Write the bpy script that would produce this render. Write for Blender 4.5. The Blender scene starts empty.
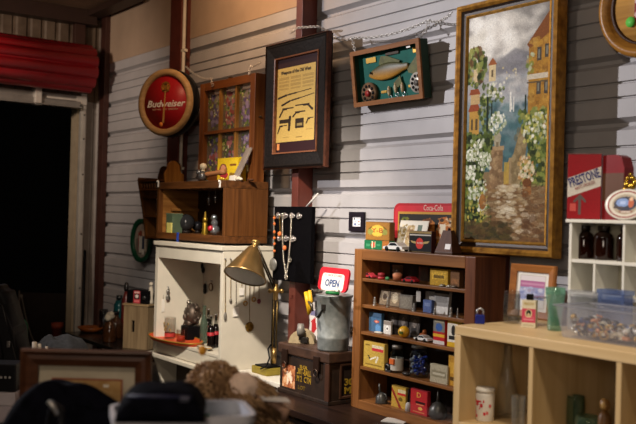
import bpy, bmesh, math, random
import numpy as np
from mathutils import Vector, Matrix
C = bpy.context.scene.collection
PI = math.pi
rnd = random.Random(7)
# ------------------------------------------------------------------ camera frame
F, D, H = 883.0, 3.3, 1.6
YAW, PITCH, ROLL = (math.radians(a) for a in (53.5, .35, 1.5))
_f = Vector((-math.sin(YAW)*math.cos(PITCH), math.cos(YAW)*math.cos(PITCH), math.sin(PITCH)))
_r0 = Vector((math.cos(YAW), math.sin(YAW), 0)); _u0 = _r0.cross(_f)
CR = _r0*math.cos(ROLL) + _u0*math.sin(ROLL); CU = _u0*math.cos(ROLL) - _r0*math.sin(ROLL); CF = _f
EYE = Vector((0, -D, H))
def ray(x, y): return CR*((x-318)/F) - CU*((y-212)/F) + CF
def _on(ax, v, x, y):
    d = ray(x, y); return EYE + d*((v-EYE[ax])/d[ax])
def fy(x, y, Y): p = _on(1, Y, x, y); return p.x, p.z
def fx(x, y, X): p = _on(0, X, x, y); return p.y, p.z
def fz(x, y, Z): p = _on(2, Z, x, y); return p.x, p.y
def ad(x, y, d): return EYE + ray(x, y)*d
def dep(p): return (Vector(p)-EYE).dot(CF)
def mpp(p): return dep(p)/F
# ------------------------------------------------------------------ materials
def lin(c):
    if isinstance(c, str):
        c = c.lstrip('#'); c = tuple(int(c[i:i+2], 16)/255 for i in (0, 2, 4))
    return tuple(((v/12.92) if v <= .04045 else ((v+.055)/1.055)**2.4) for v in c[:3])
def rgb(c):
    c = c.lstrip('#'); return tuple(int(c[i:i+2], 16)/255 for i in (0, 2, 4))
_M = {}
def _base(name):
    m = bpy.data.materials.new(name); m.use_nodes = True
    nt = m.node_tree; return m, nt, nt.nodes['Principled BSDF']
def _coord(nt, scale):
    t = nt.nodes.new('ShaderNodeTexCoord'); mp = nt.nodes.new('ShaderNodeMapping')
    mp.inputs['Scale'].default_value = scale
    nt.links.new(t.outputs['Object'], mp.inputs['Vector']); return mp
def _mixc(nt, fac, c1, c2):
    r = nt.nodes.new('ShaderNodeValToRGB')
    r.color_ramp.elements[0].color = (*c1, 1); r.color_ramp.elements[1].color = (*c2, 1)
    nt.links.new(fac, r.inputs['Fac']); return r
def plain(c, rough=.55, metal=0., var=.10, scale=14., bump=0., c2=None, lo=.3, hi=.7):
    key = ('p', c, rough, metal, var, scale, bump, c2, lo, hi)
    if key in _M: return _M[key]
    m, nt, b = _base('paint_'+c.lstrip('#')); a = lin(c)
    n = nt.nodes.new('ShaderNodeTexNoise'); n.inputs['Scale'].default_value = scale; n.inputs['Detail'].default_value = 4
    mp = _coord(nt, (1, 1, 1)); nt.links.new(mp.outputs[0], n.inputs['Vector'])
    d = lin(c2) if c2 else tuple(min(1, v*(1+var)) for v in a)
    e = a if c2 else tuple(v*(1-var) for v in a)
    r = _mixc(nt, n.outputs['Fac'], e, d); r.color_ramp.elements[0].position = lo; r.color_ramp.elements[1].position = hi
    nt.links.new(r.outputs[0], b.inputs['Base Color'])
    b.inputs['Roughness'].default_value = rough; b.inputs['Metallic'].default_value = metal
    if not metal and rough >= .35: b.inputs['Specular IOR Level'].default_value = .22
    if max(a) < .012 and rough > .45: b.inputs['Specular IOR Level'].default_value = .02 if rough >= .75 else .12
    if bump:
        bp = nt.nodes.new('ShaderNodeBump'); bp.inputs['Strength'].default_value = bump; bp.inputs['Distance'].default_value = .01
        nt.links.new(n.outputs['Fac'], bp.inputs['Height']); nt.links.new(bp.outputs[0], b.inputs['Normal'])
    _M[key] = m; return m
def wood(c1, c2, axis='x', rough=.45, scale=1., bump=.08):
    key = ('w', c1, c2, axis, rough, scale)
    if key in _M: return _M[key]
    m, nt, b = _base('wood_'+c1.lstrip('#')+axis)
    s = {'x': (2, 34, 34), 'y': (34, 2, 34), 'z': (34, 34, 2)}[axis]
    mp = _coord(nt, tuple(v*scale for v in s))
    n = nt.nodes.new('ShaderNodeTexNoise'); n.inputs['Scale'].default_value = 1; n.inputs['Detail'].default_value = 5
    n.inputs['Distortion'].default_value = .6
    nt.links.new(mp.outputs[0], n.inputs['Vector'])
    r = _mixc(nt, n.outputs['Fac'], lin(c1), lin(c2)); r.color_ramp.elements[0].position = .32; r.color_ramp.elements[1].position = .7
    nt.links.new(r.outputs[0], b.inputs['Base Color']); b.inputs['Roughness'].default_value = rough; b.inputs['Specular IOR Level'].default_value = .22
    bp = nt.nodes.new('ShaderNodeBump'); bp.inputs['Strength'].default_value = bump; bp.inputs['Distance'].default_value = .004
    nt.links.new(n.outputs['Fac'], bp.inputs['Height']); nt.links.new(bp.outputs[0], b.inputs['Normal'])
    _M[key] = m; return m
def glass(c='#ffffff', tint=.92, gloss=.18, rough=.03, haze=0., hc='#cccccc'):
    """thin walled glass or clear plastic: tinted see-through with a glossy coat, haze adds a diffuse share"""
    key = ('g', c, tint, gloss, rough, haze, hc)
    if key in _M: return _M[key]
    m = bpy.data.materials.new('glass_'+c.lstrip('#')); m.use_nodes = True; nt = m.node_tree; nt.nodes.clear()
    out = nt.nodes.new('ShaderNodeOutputMaterial'); tr = nt.nodes.new('ShaderNodeBsdfTransparent'); gl = nt.nodes.new('ShaderNodeBsdfGlossy')
    tr.inputs['Color'].default_value = (*[v**.25*tint for v in lin(c)], 1); gl.inputs['Roughness'].default_value = rough
    lw = nt.nodes.new('ShaderNodeLayerWeight'); lw.inputs['Blend'].default_value = .25
    mu = nt.nodes.new('ShaderNodeMath'); mu.operation = 'MULTIPLY_ADD'; mu.inputs[1].default_value = .75; mu.inputs[2].default_value = gloss*.25; mu.use_clamp = True
    nt.links.new(lw.outputs['Facing'], mu.inputs[0])
    mx = nt.nodes.new('ShaderNodeMixShader'); nt.links.new(mu.outputs[0], mx.inputs[0])
    s1 = tr.outputs[0]
    if haze:
        df = nt.nodes.new('ShaderNodeBsdfDiffuse'); df.inputs['Color'].default_value = (*lin(hc), 1)
        tl = nt.nodes.new('ShaderNodeBsdfTranslucent'); tl.inputs['Color'].default_value = (*lin(hc), 1)
        ad_ = nt.nodes.new('ShaderNodeMixShader'); ad_.inputs[0].default_value = .4
        nt.links.new(df.outputs[0], ad_.inputs[1]); nt.links.new(tl.outputs[0], ad_.inputs[2])
        m2 = nt.nodes.new('ShaderNodeMixShader'); m2.inputs[0].default_value = haze
        nt.links.new(s1, m2.inputs[1]); nt.links.new(ad_.outputs[0], m2.inputs[2]); s1 = m2.outputs[0]
    sc = nt.nodes.new('ShaderNodeMath'); sc.operation = 'MULTIPLY'; sc.inputs[1].default_value = gloss*2.2
    nt.links.new(mu.outputs[0], sc.inputs[0]); sc.use_clamp = True
    nt.links.new(sc.outputs[0], mx.inputs[0]); nt.links.new(s1, mx.inputs[1]); nt.links.new(gl.outputs[0], mx.inputs[2])
    nt.links.new(mx.outputs[0], out.inputs['Surface']); _M[key] = m; return m
def printed(rough=.5):
    key = ('pr', rough)
    if key in _M: return _M[key]
    m, nt, b = _base('printed_surface'); at = nt.nodes.new('ShaderNodeAttribute'); at.attribute_name = 'Col'
    nt.links.new(at.outputs['Color'], b.inputs['Base Color']); b.inputs['Roughness'].default_value = rough; b.inputs['Specular IOR Level'].default_value = .15
    _M[key] = m; return m
# ------------------------------------------------------------------ mesh builder
class MB:
    def __init__(s): s.bm = bmesh.new()
    def _tr(s, vs, mat):
        if mat is not None: bmesh.ops.transform(s.bm, matrix=mat, verts=vs)
    def box(s, x0, x1, y0, y1, z0, z1, bev=0., mat=None):
        v = [s.bm.verts.new((x, y, z)) for x in (x0, x1) for y in (y0, y1) for z in (z0, z1)]
        fs = [s.bm.faces.new([v[i] for i in q]) for q in ((0,1,3,2),(4,6,7,5),(0,4,5,1),(2,3,7,6),(0,2,6,4),(1,5,7,3))]
        if bev:
            es = list({e for f in fs for e in f.edges})
            r = bmesh.ops.bevel(s.bm, geom=es, offset=bev, segments=2, profile=.6, affect='EDGES')
            v = list({w for f in r['faces'] for w in f.verts} | {w for w in v if w.is_valid})
        s._tr(v, mat); return s
    def cbox(s, c, d, bev=0., rot=None):
        m = Matrix.Translation(Vector(c)) @ (rot.to_4x4() if rot is not None else Matrix())
        return s.box(-d[0]/2, d[0]/2, -d[1]/2, d[1]/2, -d[2]/2, d[2]/2, bev, m)
    def lathe(s, prof, c=(0, 0, 0), n=24, sx=1., sy=1., mat=None, smooth=True):
        rings = []; allv = []
        for r, z in prof:
            if r < 1e-6: ring = [s.bm.verts.new((c[0], c[1], c[2]+z))]
            else: ring = [s.bm.verts.new((c[0]+r*sx*math.cos(2*PI*i/n), c[1]+r*sy*math.sin(2*PI*i/n), c[2]+z)) for i in range(n)]
            rings.append(ring); allv += ring
        for a, b in zip(rings, rings[1:]):
            if len(a) == 1 and len(b) == 1: continue
            for i in range(n):
                j = (i+1) % n
                q = ([a[0], b[j], b[i]] if len(a) == 1 else [a[i], a[j], b[0]] if len(b) == 1 else [a[i], a[j], b[j], b[i]])
                f = s.bm.faces.new(q); f.smooth = smooth
        s._tr(allv, mat); return s
    def rod(s, p0, p1, r0, r1=None, n=12):
        p0, p1 = Vector(p0), Vector(p1); L = (p1-p0).length; r1 = r0 if r1 is None else r1
        m = Matrix.Translation(p0) @ (p1-p0).to_track_quat('Z', 'Y').to_matrix().to_4x4()
        return s.lathe([(0, 0), (r0, 0), (r1, L), (0, L)], n=n, mat=m)
    def ball(s, c, r, n=16, m=10, sc=(1, 1, 1), mat=None):
        prof = [(r*math.sin(PI*i/m), -r*math.cos(PI*i/m)) for i in range(m+1)]
        prof[0] = (0, -r); prof[-1] = (0, r)
        M = Matrix.Translation(Vector(c)) @ (mat.to_4x4() if mat is not None else Matrix()) @ Matrix.Diagonal((*sc, 1))
        return s.lathe(prof, n=n, mat=M)
    def tube(s, pts, r, n=8, closed=False):
        pts = [Vector(p) for p in pts]; N = len(pts); rings = []
        for i, p in enumerate(pts):
            a = pts[i-1] if (i or closed) else p; b = pts[(i+1) % N] if (i < N-1 or closed) else p
            t = (b-a).normalized() if (b-a).length > 1e-9 else Vector((0, 0, 1))
            if i == 0: u = t.orthogonal().normalized()
            else:
                u = (u - t*u.dot(t)); u = u.normalized() if u.length > 1e-6 else t.orthogonal().normalized()
            w = t.cross(u); rr = r[i] if isinstance(r, (list, tuple)) else r
            rings.append([s.bm.verts.new(p + (u*math.cos(2*PI*k/n) + w*math.sin(2*PI*k/n))*rr) for k in range(n)])
        for i in range(N if closed else N-1):
            a, b = rings[i], rings[(i+1) % N]
            for k in range(n):
                f = s.bm.faces.new((a[k], a[(k+1) % n], b[(k+1) % n], b[k])); f.smooth = True
        if not closed:
            s.bm.faces.new(rings[0][::-1]); s.bm.faces.new(rings[-1])
        return s
    def torus(s, c, R, r, axis=(0, 1, 0), n=20, m=8, sx=1.):
        q = Vector(axis).to_track_quat('Z', 'Y').to_matrix(); c = Vector(c)
        pts = [c + q @ Vector((R*sx*math.cos(2*PI*i/n), R*math.sin(2*PI*i/n), 0)) for i in range(n)]
        return s.tube(pts, r, m, True)
    def prism(s, poly, y0, y1, mat=None):
        """outline in the x z plane, extruded from y0 to y1"""
        a = [s.bm.verts.new((x, y0, z)) for x, z in poly]; b = [s.bm.verts.new((x, y1, z)) for x, z in poly]
        s.bm.faces.new(a); s.bm.faces.new(b[::-1]); n = len(poly)
        for i in range(n): s.bm.faces.new((a[i], b[i], b[(i+1) % n], a[(i+1) % n]))
        s._tr(a+b, mat); return s
    def sweep(s, W, Hh, prof, z0=0.):
        """mitred rectangular frame around x -W/2..W/2, z z0..z0+H; prof = closed list of (inset, y)"""
        loops = []
        for d, y in prof:
            loops.append([s.bm.verts.new(p) for p in ((-W/2+d, y, z0+d), (W/2-d, y, z0+d), (W/2-d, y, z0+Hh-d), (-W/2+d, y, z0+Hh-d))])
        n = len(loops)
        for i in range(n):
            a, b = loops[i], loops[(i+1) % n]
            for k in range(4): s.bm.faces.new((a[k], a[(k+1) % 4], b[(k+1) % 4], b[k]))
        return s
    def mesh(s, name):
        bmesh.ops.recalc_face_normals(s.bm, faces=s.bm.faces[:])
        me = bpy.data.meshes.new(name); s.bm.to_mesh(me); s.bm.free(); return me
# ------------------------------------------------------------------ object tree
def thing(name, label, cat, loc=(0, 0, 0), rot=0., group=None):
    o = bpy.data.objects.new(name, None); C.objects.link(o); o.empty_display_size = .05
    o.location = loc; o.rotation_euler = rot if isinstance(rot, (tuple, list)) else (0, 0, rot)
    o['label'] = label; o['category'] = cat
    if group: o['group'] = group
    return o
def part(name, mb, mat, parent, label=None, loc=None, rot=None):
    me = mb.mesh(name) if isinstance(mb, MB) else mb
    o = bpy.data.objects.new(name, me); C.objects.link(o); o.parent = parent
    if mat is not None and not me.materials: me.materials.append(mat)
    if loc is not None: o.location = loc
    if rot is not None: o.rotation_euler = rot
    if label: o['label'] = label
    return o
def solo(name, label, cat, mb, mat, loc=(0, 0, 0), rot=0., group=None):
    o = part(name, mb, mat, None); o.location = loc
    o.rotation_euler = rot if isinstance(rot, (tuple, list)) else (0, 0, rot)
    o['label'] = label; o['category'] = cat
    if group: o['group'] = group
    return o
def struct(name, mb, mat):
    o = part(name, mb, mat, None); o['kind'] = 'structure'; return o
def dup(root, loc, rot=None, label=None):
    r = root.copy(); C.objects.link(r); r.location = loc
    if rot is not None: r.rotation_euler = (0, 0, rot)
    if label: r['label'] = label
    for ch in list(root.children):
        c = ch.copy(); C.objects.link(c); c.parent = r
        for g in list(ch.children):
            d = g.copy(); C.objects.link(d); d.parent = c
    return r
def text(name, s, size, mat, parent, loc, rotz=0., shear=0., width=None, rotx=PI/2, ext=.0004, bold=0., tilt=0.):
    cu = bpy.data.curves.new(name, 'FONT'); cu.body = s; cu.size = size; cu.shear = shear; cu.align_x = 'CENTER'; cu.align_y = 'CENTER'
    cu.extrude = ext; cu.offset = bold; cu.resolution_u = 2
    t = bpy.data.objects.new(name+'_tmp', cu); C.objects.link(t)
    bpy.context.view_layer.update()
    me = bpy.data.meshes.new_from_object(t.evaluated_get(bpy.context.evaluated_depsgraph_get()))
    bpy.data.objects.remove(t); bpy.data.curves.remove(cu); me.name = name
    if width:
        xs = [v.co.x for v in me.vertices]; k = width/(max(xs)-min(xs))
        for v in me.vertices: v.co.x *= k
    me.transform(Matrix.Rotation(rotx, 4, 'X') @ Matrix.Rotation(tilt, 4, 'Z'))
    me.materials.clear(); me.materials.append(mat)
    return part(name, me, None, parent, loc=loc, rot=(0, 0, rotz))
# ------------------------------------------------------------------ printed pictures (flat pigment on a real surface)
class Cv:
    def __init__(s, w, h, bg, seed=1):
        s.w, s.h = w, h; s.a = np.ones((h, w, 3))*np.array(rgb(bg)); s.m = np.ones((h, w), bool); s.r = np.random.RandomState(seed)
        s.X, s.Y = np.meshgrid((np.arange(w)+.5)/w, (np.arange(h)+.5)/h)
    def _put(s, k, c, al=1.): s.a[k] = s.a[k]*(1-al) + np.array(rgb(c))*al; return s
    def rect(s, x0, y0, x1, y1, c, al=1.): return s._put((s.X >= x0) & (s.X <= x1) & (s.Y >= y0) & (s.Y <= y1), c, al)
    def ell(s, cx, cy, rx, ry, c, al=1.): return s._put(((s.X-cx)/rx)**2 + ((s.Y-cy)/ry)**2 <= 1, c, al)
    def line(s, x0, y0, x1, y1, t, c, al=1.):
        k = s.h/s.w; dx, dy = x1-x0, (y1-y0)*k; L = dx*dx+dy*dy+1e-12
        q = np.clip(((s.X-x0)*dx + (s.Y-y0)*k*dy)/L, 0, 1)
        return s._put(np.hypot(s.X-x0-q*dx, (s.Y-y0)*k-q*dy) <= t, c, al)
    def poly(s, pts, c, al=1.):
        k = np.zeros(s.X.shape, bool); n = len(pts)
        for i in range(n):
            (x0, y0), (x1, y1) = pts[i], pts[(i+1) % n]
            if y0 == y1: continue
            k ^= ((y0 > s.Y) != (y1 > s.Y)) & (s.X < (x1-x0)*(s.Y-y0)/(y1-y0)+x0)
        return s._put(k, c, al)
    def grad(s, y0, y1, c0, c1):
        k = (s.Y >= y0) & (s.Y <= y1); t = ((s.Y-y0)/(y1-y0))[..., None]
        s.a = np.where(k[..., None], np.array(rgb(c0))*(1-t)+np.array(rgb(c1))*t, s.a); return s
    def dabs(s, n, x0, y0, x1, y1, cols, r0, r1, asp=1., al=.8, inside=None):
        for _ in range(n):
            x, y = s.r.uniform(x0, x1), s.r.uniform(y0, y1)
            if inside and not inside(x, y): continue
            r = s.r.uniform(r0, r1); s.ell(x, y, r, r*asp*s.w/s.h, cols[s.r.randint(len(cols))], al)
        return s
    def blur(s, n, y0=0., y1=1.):
        b = s.a.copy()
        for _ in range(n):
            p = np.pad(b, ((1, 1), (1, 1), (0, 0)), 'edge'); b = (p[:-2, 1:-1]+p[2:, 1:-1]+p[1:-1, :-2]+p[1:-1, 2:]+b)/5
        k = ((s.Y >= y0) & (s.Y <= y1))[..., None]; s.a = np.where(k, b, s.a); return s
    def noise(s, k): s.a = np.clip(s.a*(1+k*s.r.randn(s.h, s.w, 1)), 0, 1); return s
    def mesh(s, name, W, Hh, y=0., center=False):
        w, h = s.w, s.h; zz = -Hh/2 if center else 0.
        gx = np.linspace(-W/2, W/2, w+1); gz = np.linspace(zz, zz+Hh, h+1)
        co = np.zeros(((w+1)*(h+1), 3)); co[:, 0] = np.tile(gx, h+1); co[:, 2] = np.repeat(gz, w+1); co[:, 1] = y
        i = (np.arange(h)[:, None]*(w+1) + np.arange(w)[None, :]); q = np.stack([i, i+1, i+w+2, i+w+1], -1)[s.m]
        me = bpy.data.meshes.new(name); me.from_pydata(co.tolist(), [], q.tolist())
        L = np.where(s.a <= .04045, s.a/12.92, ((s.a+.055)/1.055)**2.4)[s.m]
        col = np.concatenate([np.repeat(L, 4, 0), np.ones((len(L)*4, 1))], 1).astype(np.float32)
        at = me.color_attributes.new('Col', 'FLOAT_COLOR', 'CORNER'); at.data.foreach_set('color', col.ravel())
        return me
def prnt(name, cv, W, Hh, parent, loc=(0, 0, 0), rot=None, rough=.5, center=False, label=None):
    me = cv.mesh(name, W, Hh, 0., center); me.materials.append(printed(rough))
    return part(name, me, None, parent, label, loc, rot)
# common materials
WHITE = '#d9d4c8'
BLACKP = plain('#0c0b0d', .5); STEEL = plain('#b9b9bb', .3, .9); GOLD = plain('#b98a35', .35, .9, .25, 30)
# ================================================================== SETTING
XE = -7.92                                  # end wall plane
WALLM = plain('#a9a6a7', .45, .0, .08, 5)
def ribbed(z0, z1):
    prof = [(z0, 0)]; ev = []
    for k in range(-8, 12):
        zc = 1.478 + .277*k
        ev += [(zc-.166, 0), (zc-.161, .012), (zc-.157, .012), (zc-.153, 0), (zc-.101, 0), (zc-.096, .012), (zc-.092, .012), (zc-.088, 0),
               (zc-.024, 0), (zc-.004, .034), (zc+.012, .034), (zc+.032, 0)]
    ev = sorted(e for e in ev if z0+.01 < e[0] < z1-.01)
    return prof + ev + [(z1, 0)]
def strip_wall(prof, x0, x1, back):
    mb = MB(); bm = mb.bm
    pts = [(y, z) for z, y in prof] + [(back, prof[-1][0]), (back, prof[0][0])]
    a = [bm.verts.new((x0, y, z)) for y, z in pts]; b = [bm.verts.new((x1, y, z)) for y, z in pts]
    n = len(pts)
    for i in range(n): bm.faces.new((a[i], a[(i+1) % n], b[(i+1) % n], b[i]))
    bm.faces.new(a); bm.faces.new(b[::-1])
    return mb
struct('wall_back', strip_wall(ribbed(0, 2.985), XE-.1, -.6, .06), WALLM)
up = MB().box(XE-.1, -.6, -.004, .05, 2.975, 3.46)
struct('wall_back_upper', up, plain('#a8917c', .6, 0, .12, 3, .1))
# end wall with the open doorway
DY0, DY1, DZ = -.225, -3.4, 2.62            # opening
def vribs(y0, y1, z0, z1):
    mb = MB(); bm = mb.bm; pts = []; y = y0; k = 0
    while y < y1-.005:
        pts += [(0, y), (0, min(y+.075, y1)), (-.016, min(y+.09, y1)), (-.016, min(y+.115, y1))]; y += .13
    pts = [(x, y) for x, y in pts if y <= y1]
    pts += [(0, y1), (-.06, y1), (-.06, y0)]
    a = [bm.verts.new((XE+x, y, z0)) for x, y in pts]; b = [bm.verts.new((XE+x, y, z1)) for x, y in pts]
    for i in range(len(pts)): bm.faces.new((a[i], a[(i+1) % len(pts)], b[(i+1) % len(pts)], b[i]))
    bm.faces.new(a); bm.faces.new(b[::-1]); return mb
struct('wall_left', vribs(-6., 0, DZ, 3.46), plain('#6d5c4c', .55, .1, .3, 7, .1, '#4a392b'))
struct('wall_left_jamb', vribs(DY0+.07, 0, 0, DZ), plain('#8d8681', .5, .1, .15, 6))
struct('wall_left_far', vribs(-6., DY1, 0, DZ), plain('#6d5c4c', .55, .1, .3, 7, .1, '#4a392b'))
struct('trim_door_jamb', MB().box(XE-.16, XE-.02, DY0, DY0+.05, 0, DZ), plain('#a2937c', .6))
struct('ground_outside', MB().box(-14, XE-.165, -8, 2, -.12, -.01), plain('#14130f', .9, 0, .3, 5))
struct('floor', MB().box(XE-.16, 2, -8, .06, -.1, 0), plain('#4b4540', .7, 0, .25, 4, .1))
struct('ceiling', MB().box(XE-.1, 1, -8, .06, 3.46, 3.52), plain('#7d6450', .8, 0, .2, 3))
RED = plain('#5d2b20', .45, .1, .18, 9, .05); DRED = plain('#3f221b', .5, .1, .2, 9)
def column(n, x0, x1, yf, z0=0, z1=3.46, m=RED):
    mb = MB(); t = .014                      # open steel channel, web towards the wall
    mb.box(x0, x1, yf, yf+t, z0, z1, .003).box(x0, x0+t, yf+t, -.001, z0, z1).box(x1-t, x1, yf+t, -.001, z0, z1)
    mb.cbox(((x0+x1)/2, yf-.004, 1.1), (.02, .006, .02)).cbox(((x0+x1)/2, yf-.004, 2.2), (.02, .006, .02))
    return struct('trim_column_%d' % n, mb, m)
column(1, -7.85, -7.74, -.05, m=DRED)
column(2, -6.37, -6.184, -.085)
column(3, -4.575, -4.507, -.115)
column(4, -2.96, -2.876, -.085)
struct('trim_end_beam', MB().box(XE+.001, XE+.12, -6, -.11, 3.335, 3.455, .004).box(XE+.001, XE+.14, -6, -.11, 3.32, 3.335), plain('#33211a', .5, .1))
struct('trim_end_post', MB().box(XE+.001, XE+.07, -.30, -.20, 3.04, 3.335, .004), plain('#3a221a', .5, .1))
struct('trim_ridge_purlin', MB().box(-7.9, -6.9, -.20, -.06, 3.40, 3.455, .004), plain('#33211a', .5, .1))
# white conduit up the second column
CPI = fy(186, 20, -.105)[0]
solo('conduit_pipe', 'white electrical conduit pipe running up the red steel column behind the round beer clock', 'pipe',
     MB().rod((CPI, -.105, .9), (CPI, -.105, 3.455), .013).cbox((CPI, -.1, 2.86), (.05, .03, .02)).cbox((CPI, -.1, 1.95), (.05, .03, .02)), plain('#c9c0b2', .4))
# ------------------------------------------------------------------ roller door
t = thing('roller_door', 'red ribbed roller door coiled up above the dark doorway', 'door', (XE, -1.6, 2.89))
prof = []
for i in range(144):
    a = 2*PI*i/144; r = .185 + .034*abs(math.sin(a*5.5))**.6; prof.append((.215+r*math.cos(a), r*math.sin(a)))
mb = MB(); bm = mb.bm
for y0, y1 in ((-2.4, fx(91.5, 65, XE+.22)[0]+1.6),):
    a = [bm.verts.new((x, y0, z)) for x, z in prof]; b = [bm.verts.new((x, y1, z)) for x, z in prof]
    for i in range(144): f = bm.faces.new((a[i], a[(i+1) % 144], b[(i+1) % 144], b[i])); f.smooth = True
    bm.faces.new(a); bm.faces.new(b[::-1])
part('coiled_curtain', mb, plain('#b01622', .32, .0, .12, 6), t)
mb = MB().box(.02, .10, -2.4, 1.36, -.335, -.285, .006).box(.03, .07, -2.4, 1.36, -.285, -.225, .004).box(.02, .13, -2.4, 1.36, -.345, -.335)
part('bottom_bar', mb, plain('#8e8a85', .35, .5), t)
part('bracket', MB().box(.02, .13, .93, .99, -.35, -.2, .006).cbox((.07, 1.2, -.27), (.03, .3, .02), .004).cbox((.05, 1.38, -.27), (.06, .1, .08), .006), plain('#c9c2b8', .35, .2), t)
part('guide_track', MB().box(.005, .05, 1.385, 1.44, -2.92, -.20, .003).box(.05, .065, 1.40, 1.425, -2.92, -.22), plain('#b5b0a8', .35, .3), t)
mb = MB()
for z in (-.4, -.62, -.95, -1.5, -2.0): mb.rod((.064, 1.412, z), (.072, 1.412, z), .008, n=8)
part('track_bolt', mb, plain('#3a3530', .4, .5), t)
# ================================================================== FURNITURE ALONG THE WALL
ZB = .59
DK = wood('#2c1d17', '#1a100c', 'x', .35)
t = thing('low_bench', 'long low dark brown bench under the wooden display cabinet', 'bench', (-3.4, -.36, 0))
part('top', MB().box(-1.32, 1.0, -.27, .25, ZB-.035, ZB, .004), DK, t)
part('apron', MB().box(-1.28, .96, -.24, -.22, ZB-.12, ZB-.0355).box(-1.28, .96, .2, .22, ZB-.12, ZB-.0355), wood('#1d130f', '#120b08', 'x', .4), t)
for x in (-1.27, .93):
    for y in (-.23, .19): part('leg', MB().box(x, x+.05, y, y+.05, 0, ZB-.036, .003), DK, t)
# ---- white hutch
HXL, HXR, HYF, HYB, HZ = -5.71, -4.77, -.485, -.11, 1.405
HW = plain('#cfc8b8', .45, 0, .05, 8)
t = thing('white_hutch', 'white painted open hutch cabinet with a slanted base carrying the brown box', 'cabinet', (HXL, HYB, 0))
w, d = HXR-HXL, HYF-HYB
AF = .722                                     # alcove floor
part('top', MB().box(-.004, w+.006, d-.015, 0, HZ-.028, HZ, .004), HW, t)
part('side_panel', MB().box(0, .045, d, 0, .60, HZ-.0285, .003), HW, t)
part('side_panel', MB().box(w-.03, w, d, 0, .60, HZ-.0285, .003), HW, t)
part('header', MB().box(.0455, w-.0305, d, d+.02, HZ-.115, HZ-.0285, .002), HW, t)
part('back_panel', MB().box(.0455, w-.0305, -.012, 0, .60, HZ-.0285), HW, t)
part('shelf', MB().box(.0455, w-.0305, d+.001, -.0125, AF-.02, AF, .002), HW, t)
part('drawer_front', MB().box(.05, w-.035, d+.002, d+.02, .626, AF-.024, .003), HW, t)
part('desk_slab', MB().box(-.02, w, d-.035, 0, .595, .622, .005), HW, t)
mb = MB(); mb.prism([(d-.0, .594), (-.0, .594), (-.0, 0), (d+.16, 0), (d+.10, .3)], 0, .03, Matrix.Rotation(-PI/2, 4, 'Z') @ Matrix.Diagonal((-1, 1, 1, 1)))
part('base_panel', mb, HW, t)
part('base_panel', MB().box(w-.03, w, d+.16, 0, 0, .594, .003), HW, t)
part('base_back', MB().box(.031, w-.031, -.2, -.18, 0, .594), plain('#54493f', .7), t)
mb = MB()
for yy in (.1, .14, .18):
    for zz in (1.335,): mb.rod((w, d+yy, zz), (w+.003, d+yy, zz), .004, n=8)
part('screw_hole', mb, plain('#3b352d', .6), t)
# low white shelf beside the hutch with the lamp
t = thing('white_side_shelf', 'low white board shelf between the white hutch and the ammunition crate', 'shelf', (-4.52, -.25, ZB))
part('board', MB().box(-.245, .27, -.135, .12, .006, .034, .004), plain('#d6d0c4', .5, 0, .04), t)
part('foot_rail', MB().box(-.24, .26, -.12, -.10, 0, .006).box(-.24, .26, .08, .1, 0, .006), plain('#8f887c', .5), t)
SZ = ZB+.034
# ---- brown wooden box on the hutch
BX0, BX1, BYF, BYB, BZ0, BZ1 = fy(157.8, 225, -.44)[0], -4.84, -.44, -.115, 1.42, 1.822
WB = wood('#68401f', '#432711', 'z', .42); WBX = wood('#633d1f', '#3f2511', 'x', .42); WIN = wood('#9a6a35', '#7a4d22', 'y', .5)
t = thing('wooden_display_box', 'brown wooden open fronted box standing on the white hutch', 'box', ((BX0+BX1)/2, BYB, HZ))
w, d, h = (BX1-BX0)/2, BYF-BYB, BZ1-HZ; g = .022
part('bottom', MB().box(-w, w, d, 0, .015, .06, .004), WBX, t)
part('foot_strip', MB().box(-w+.02, w-.02, d+.02, -.02, 0, .0148), plain('#140e0b', .6), t)
part('top', MB().box(-w, w, d, 0, h-.05, h, .004), WBX, t)
part('side_panel', MB().box(-w, -w+.035, d, 0, .0605, h-.0505, .003), WB, t, None)
part('side_panel', MB().box(w-.03, w, d, 0, .0605, h-.0505, .003), WB, t)
part('side_lining', MB().box(-w+.0355, -w+.04, d+.03, -.012, .061, h-.051), WIN, t, 'pale amber inner lining')
part('back_panel', MB().box(-w+.041, w-.031, -.01, 0, .061, h-.051), wood('#3a2211', '#24140a', 'z'), t)
part('interior_ledge', MB().box(-w+.041, -w+.06, d+.09, -.012, .215, .235), WIN, t)
# ---- glass-less display case (matchbox cabinet)
CYF, CYB = -.305, -.098
cx0 = fy(354, 330, CYF)[0]; cx1 = fy(475.5, 330, CYF)[0]; CZ1 = fy(414, 252.6, CYF)[1]
WC = wood('#8a5a30', '#603a1c', 'z', .4); WCX = wood('#8a5a30', '#643e1e', 'x', .4); WCD = wood('#4a2a15', '#311a0c', 'x', .5)
CAB = thing('display_cabinet', 'shallow wooden display cabinet with four inner shelves of collectibles', 'cabinet', ((cx0+cx1)/2, CYB, ZB))
cw = (cx1-cx0)/2; cd = CYF-CYB; ch = CZ1-ZB
xl = fy(361.5, 330, CYF)[0]-cx0; xr = cx1-fy(465, 330, CYF)[0]
zti = fy(362, 259.5, CYF)[1]-ZB; zbi = fy(359, 399.5, CYF)[1]-ZB
part('stile', MB().box(-cw, -cw+xl, cd, 0, 0, ch, .004), WC, CAB)
part('stile', MB().box(cw-xr, cw, cd, 0, 0, ch, .004), wood('#6f3f22', '#4f2a16', 'z', .45), CAB)
part('top_rail', MB().box(-cw+xl+.0005, cw-xr-.0005, cd, 0, zti, ch, .003), WCX, CAB)
part('bottom_rail', MB().box(-cw+xl+.0005, cw-xr-.0005, cd, 0, 0, zbi, .003), WCX, CAB)
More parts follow.
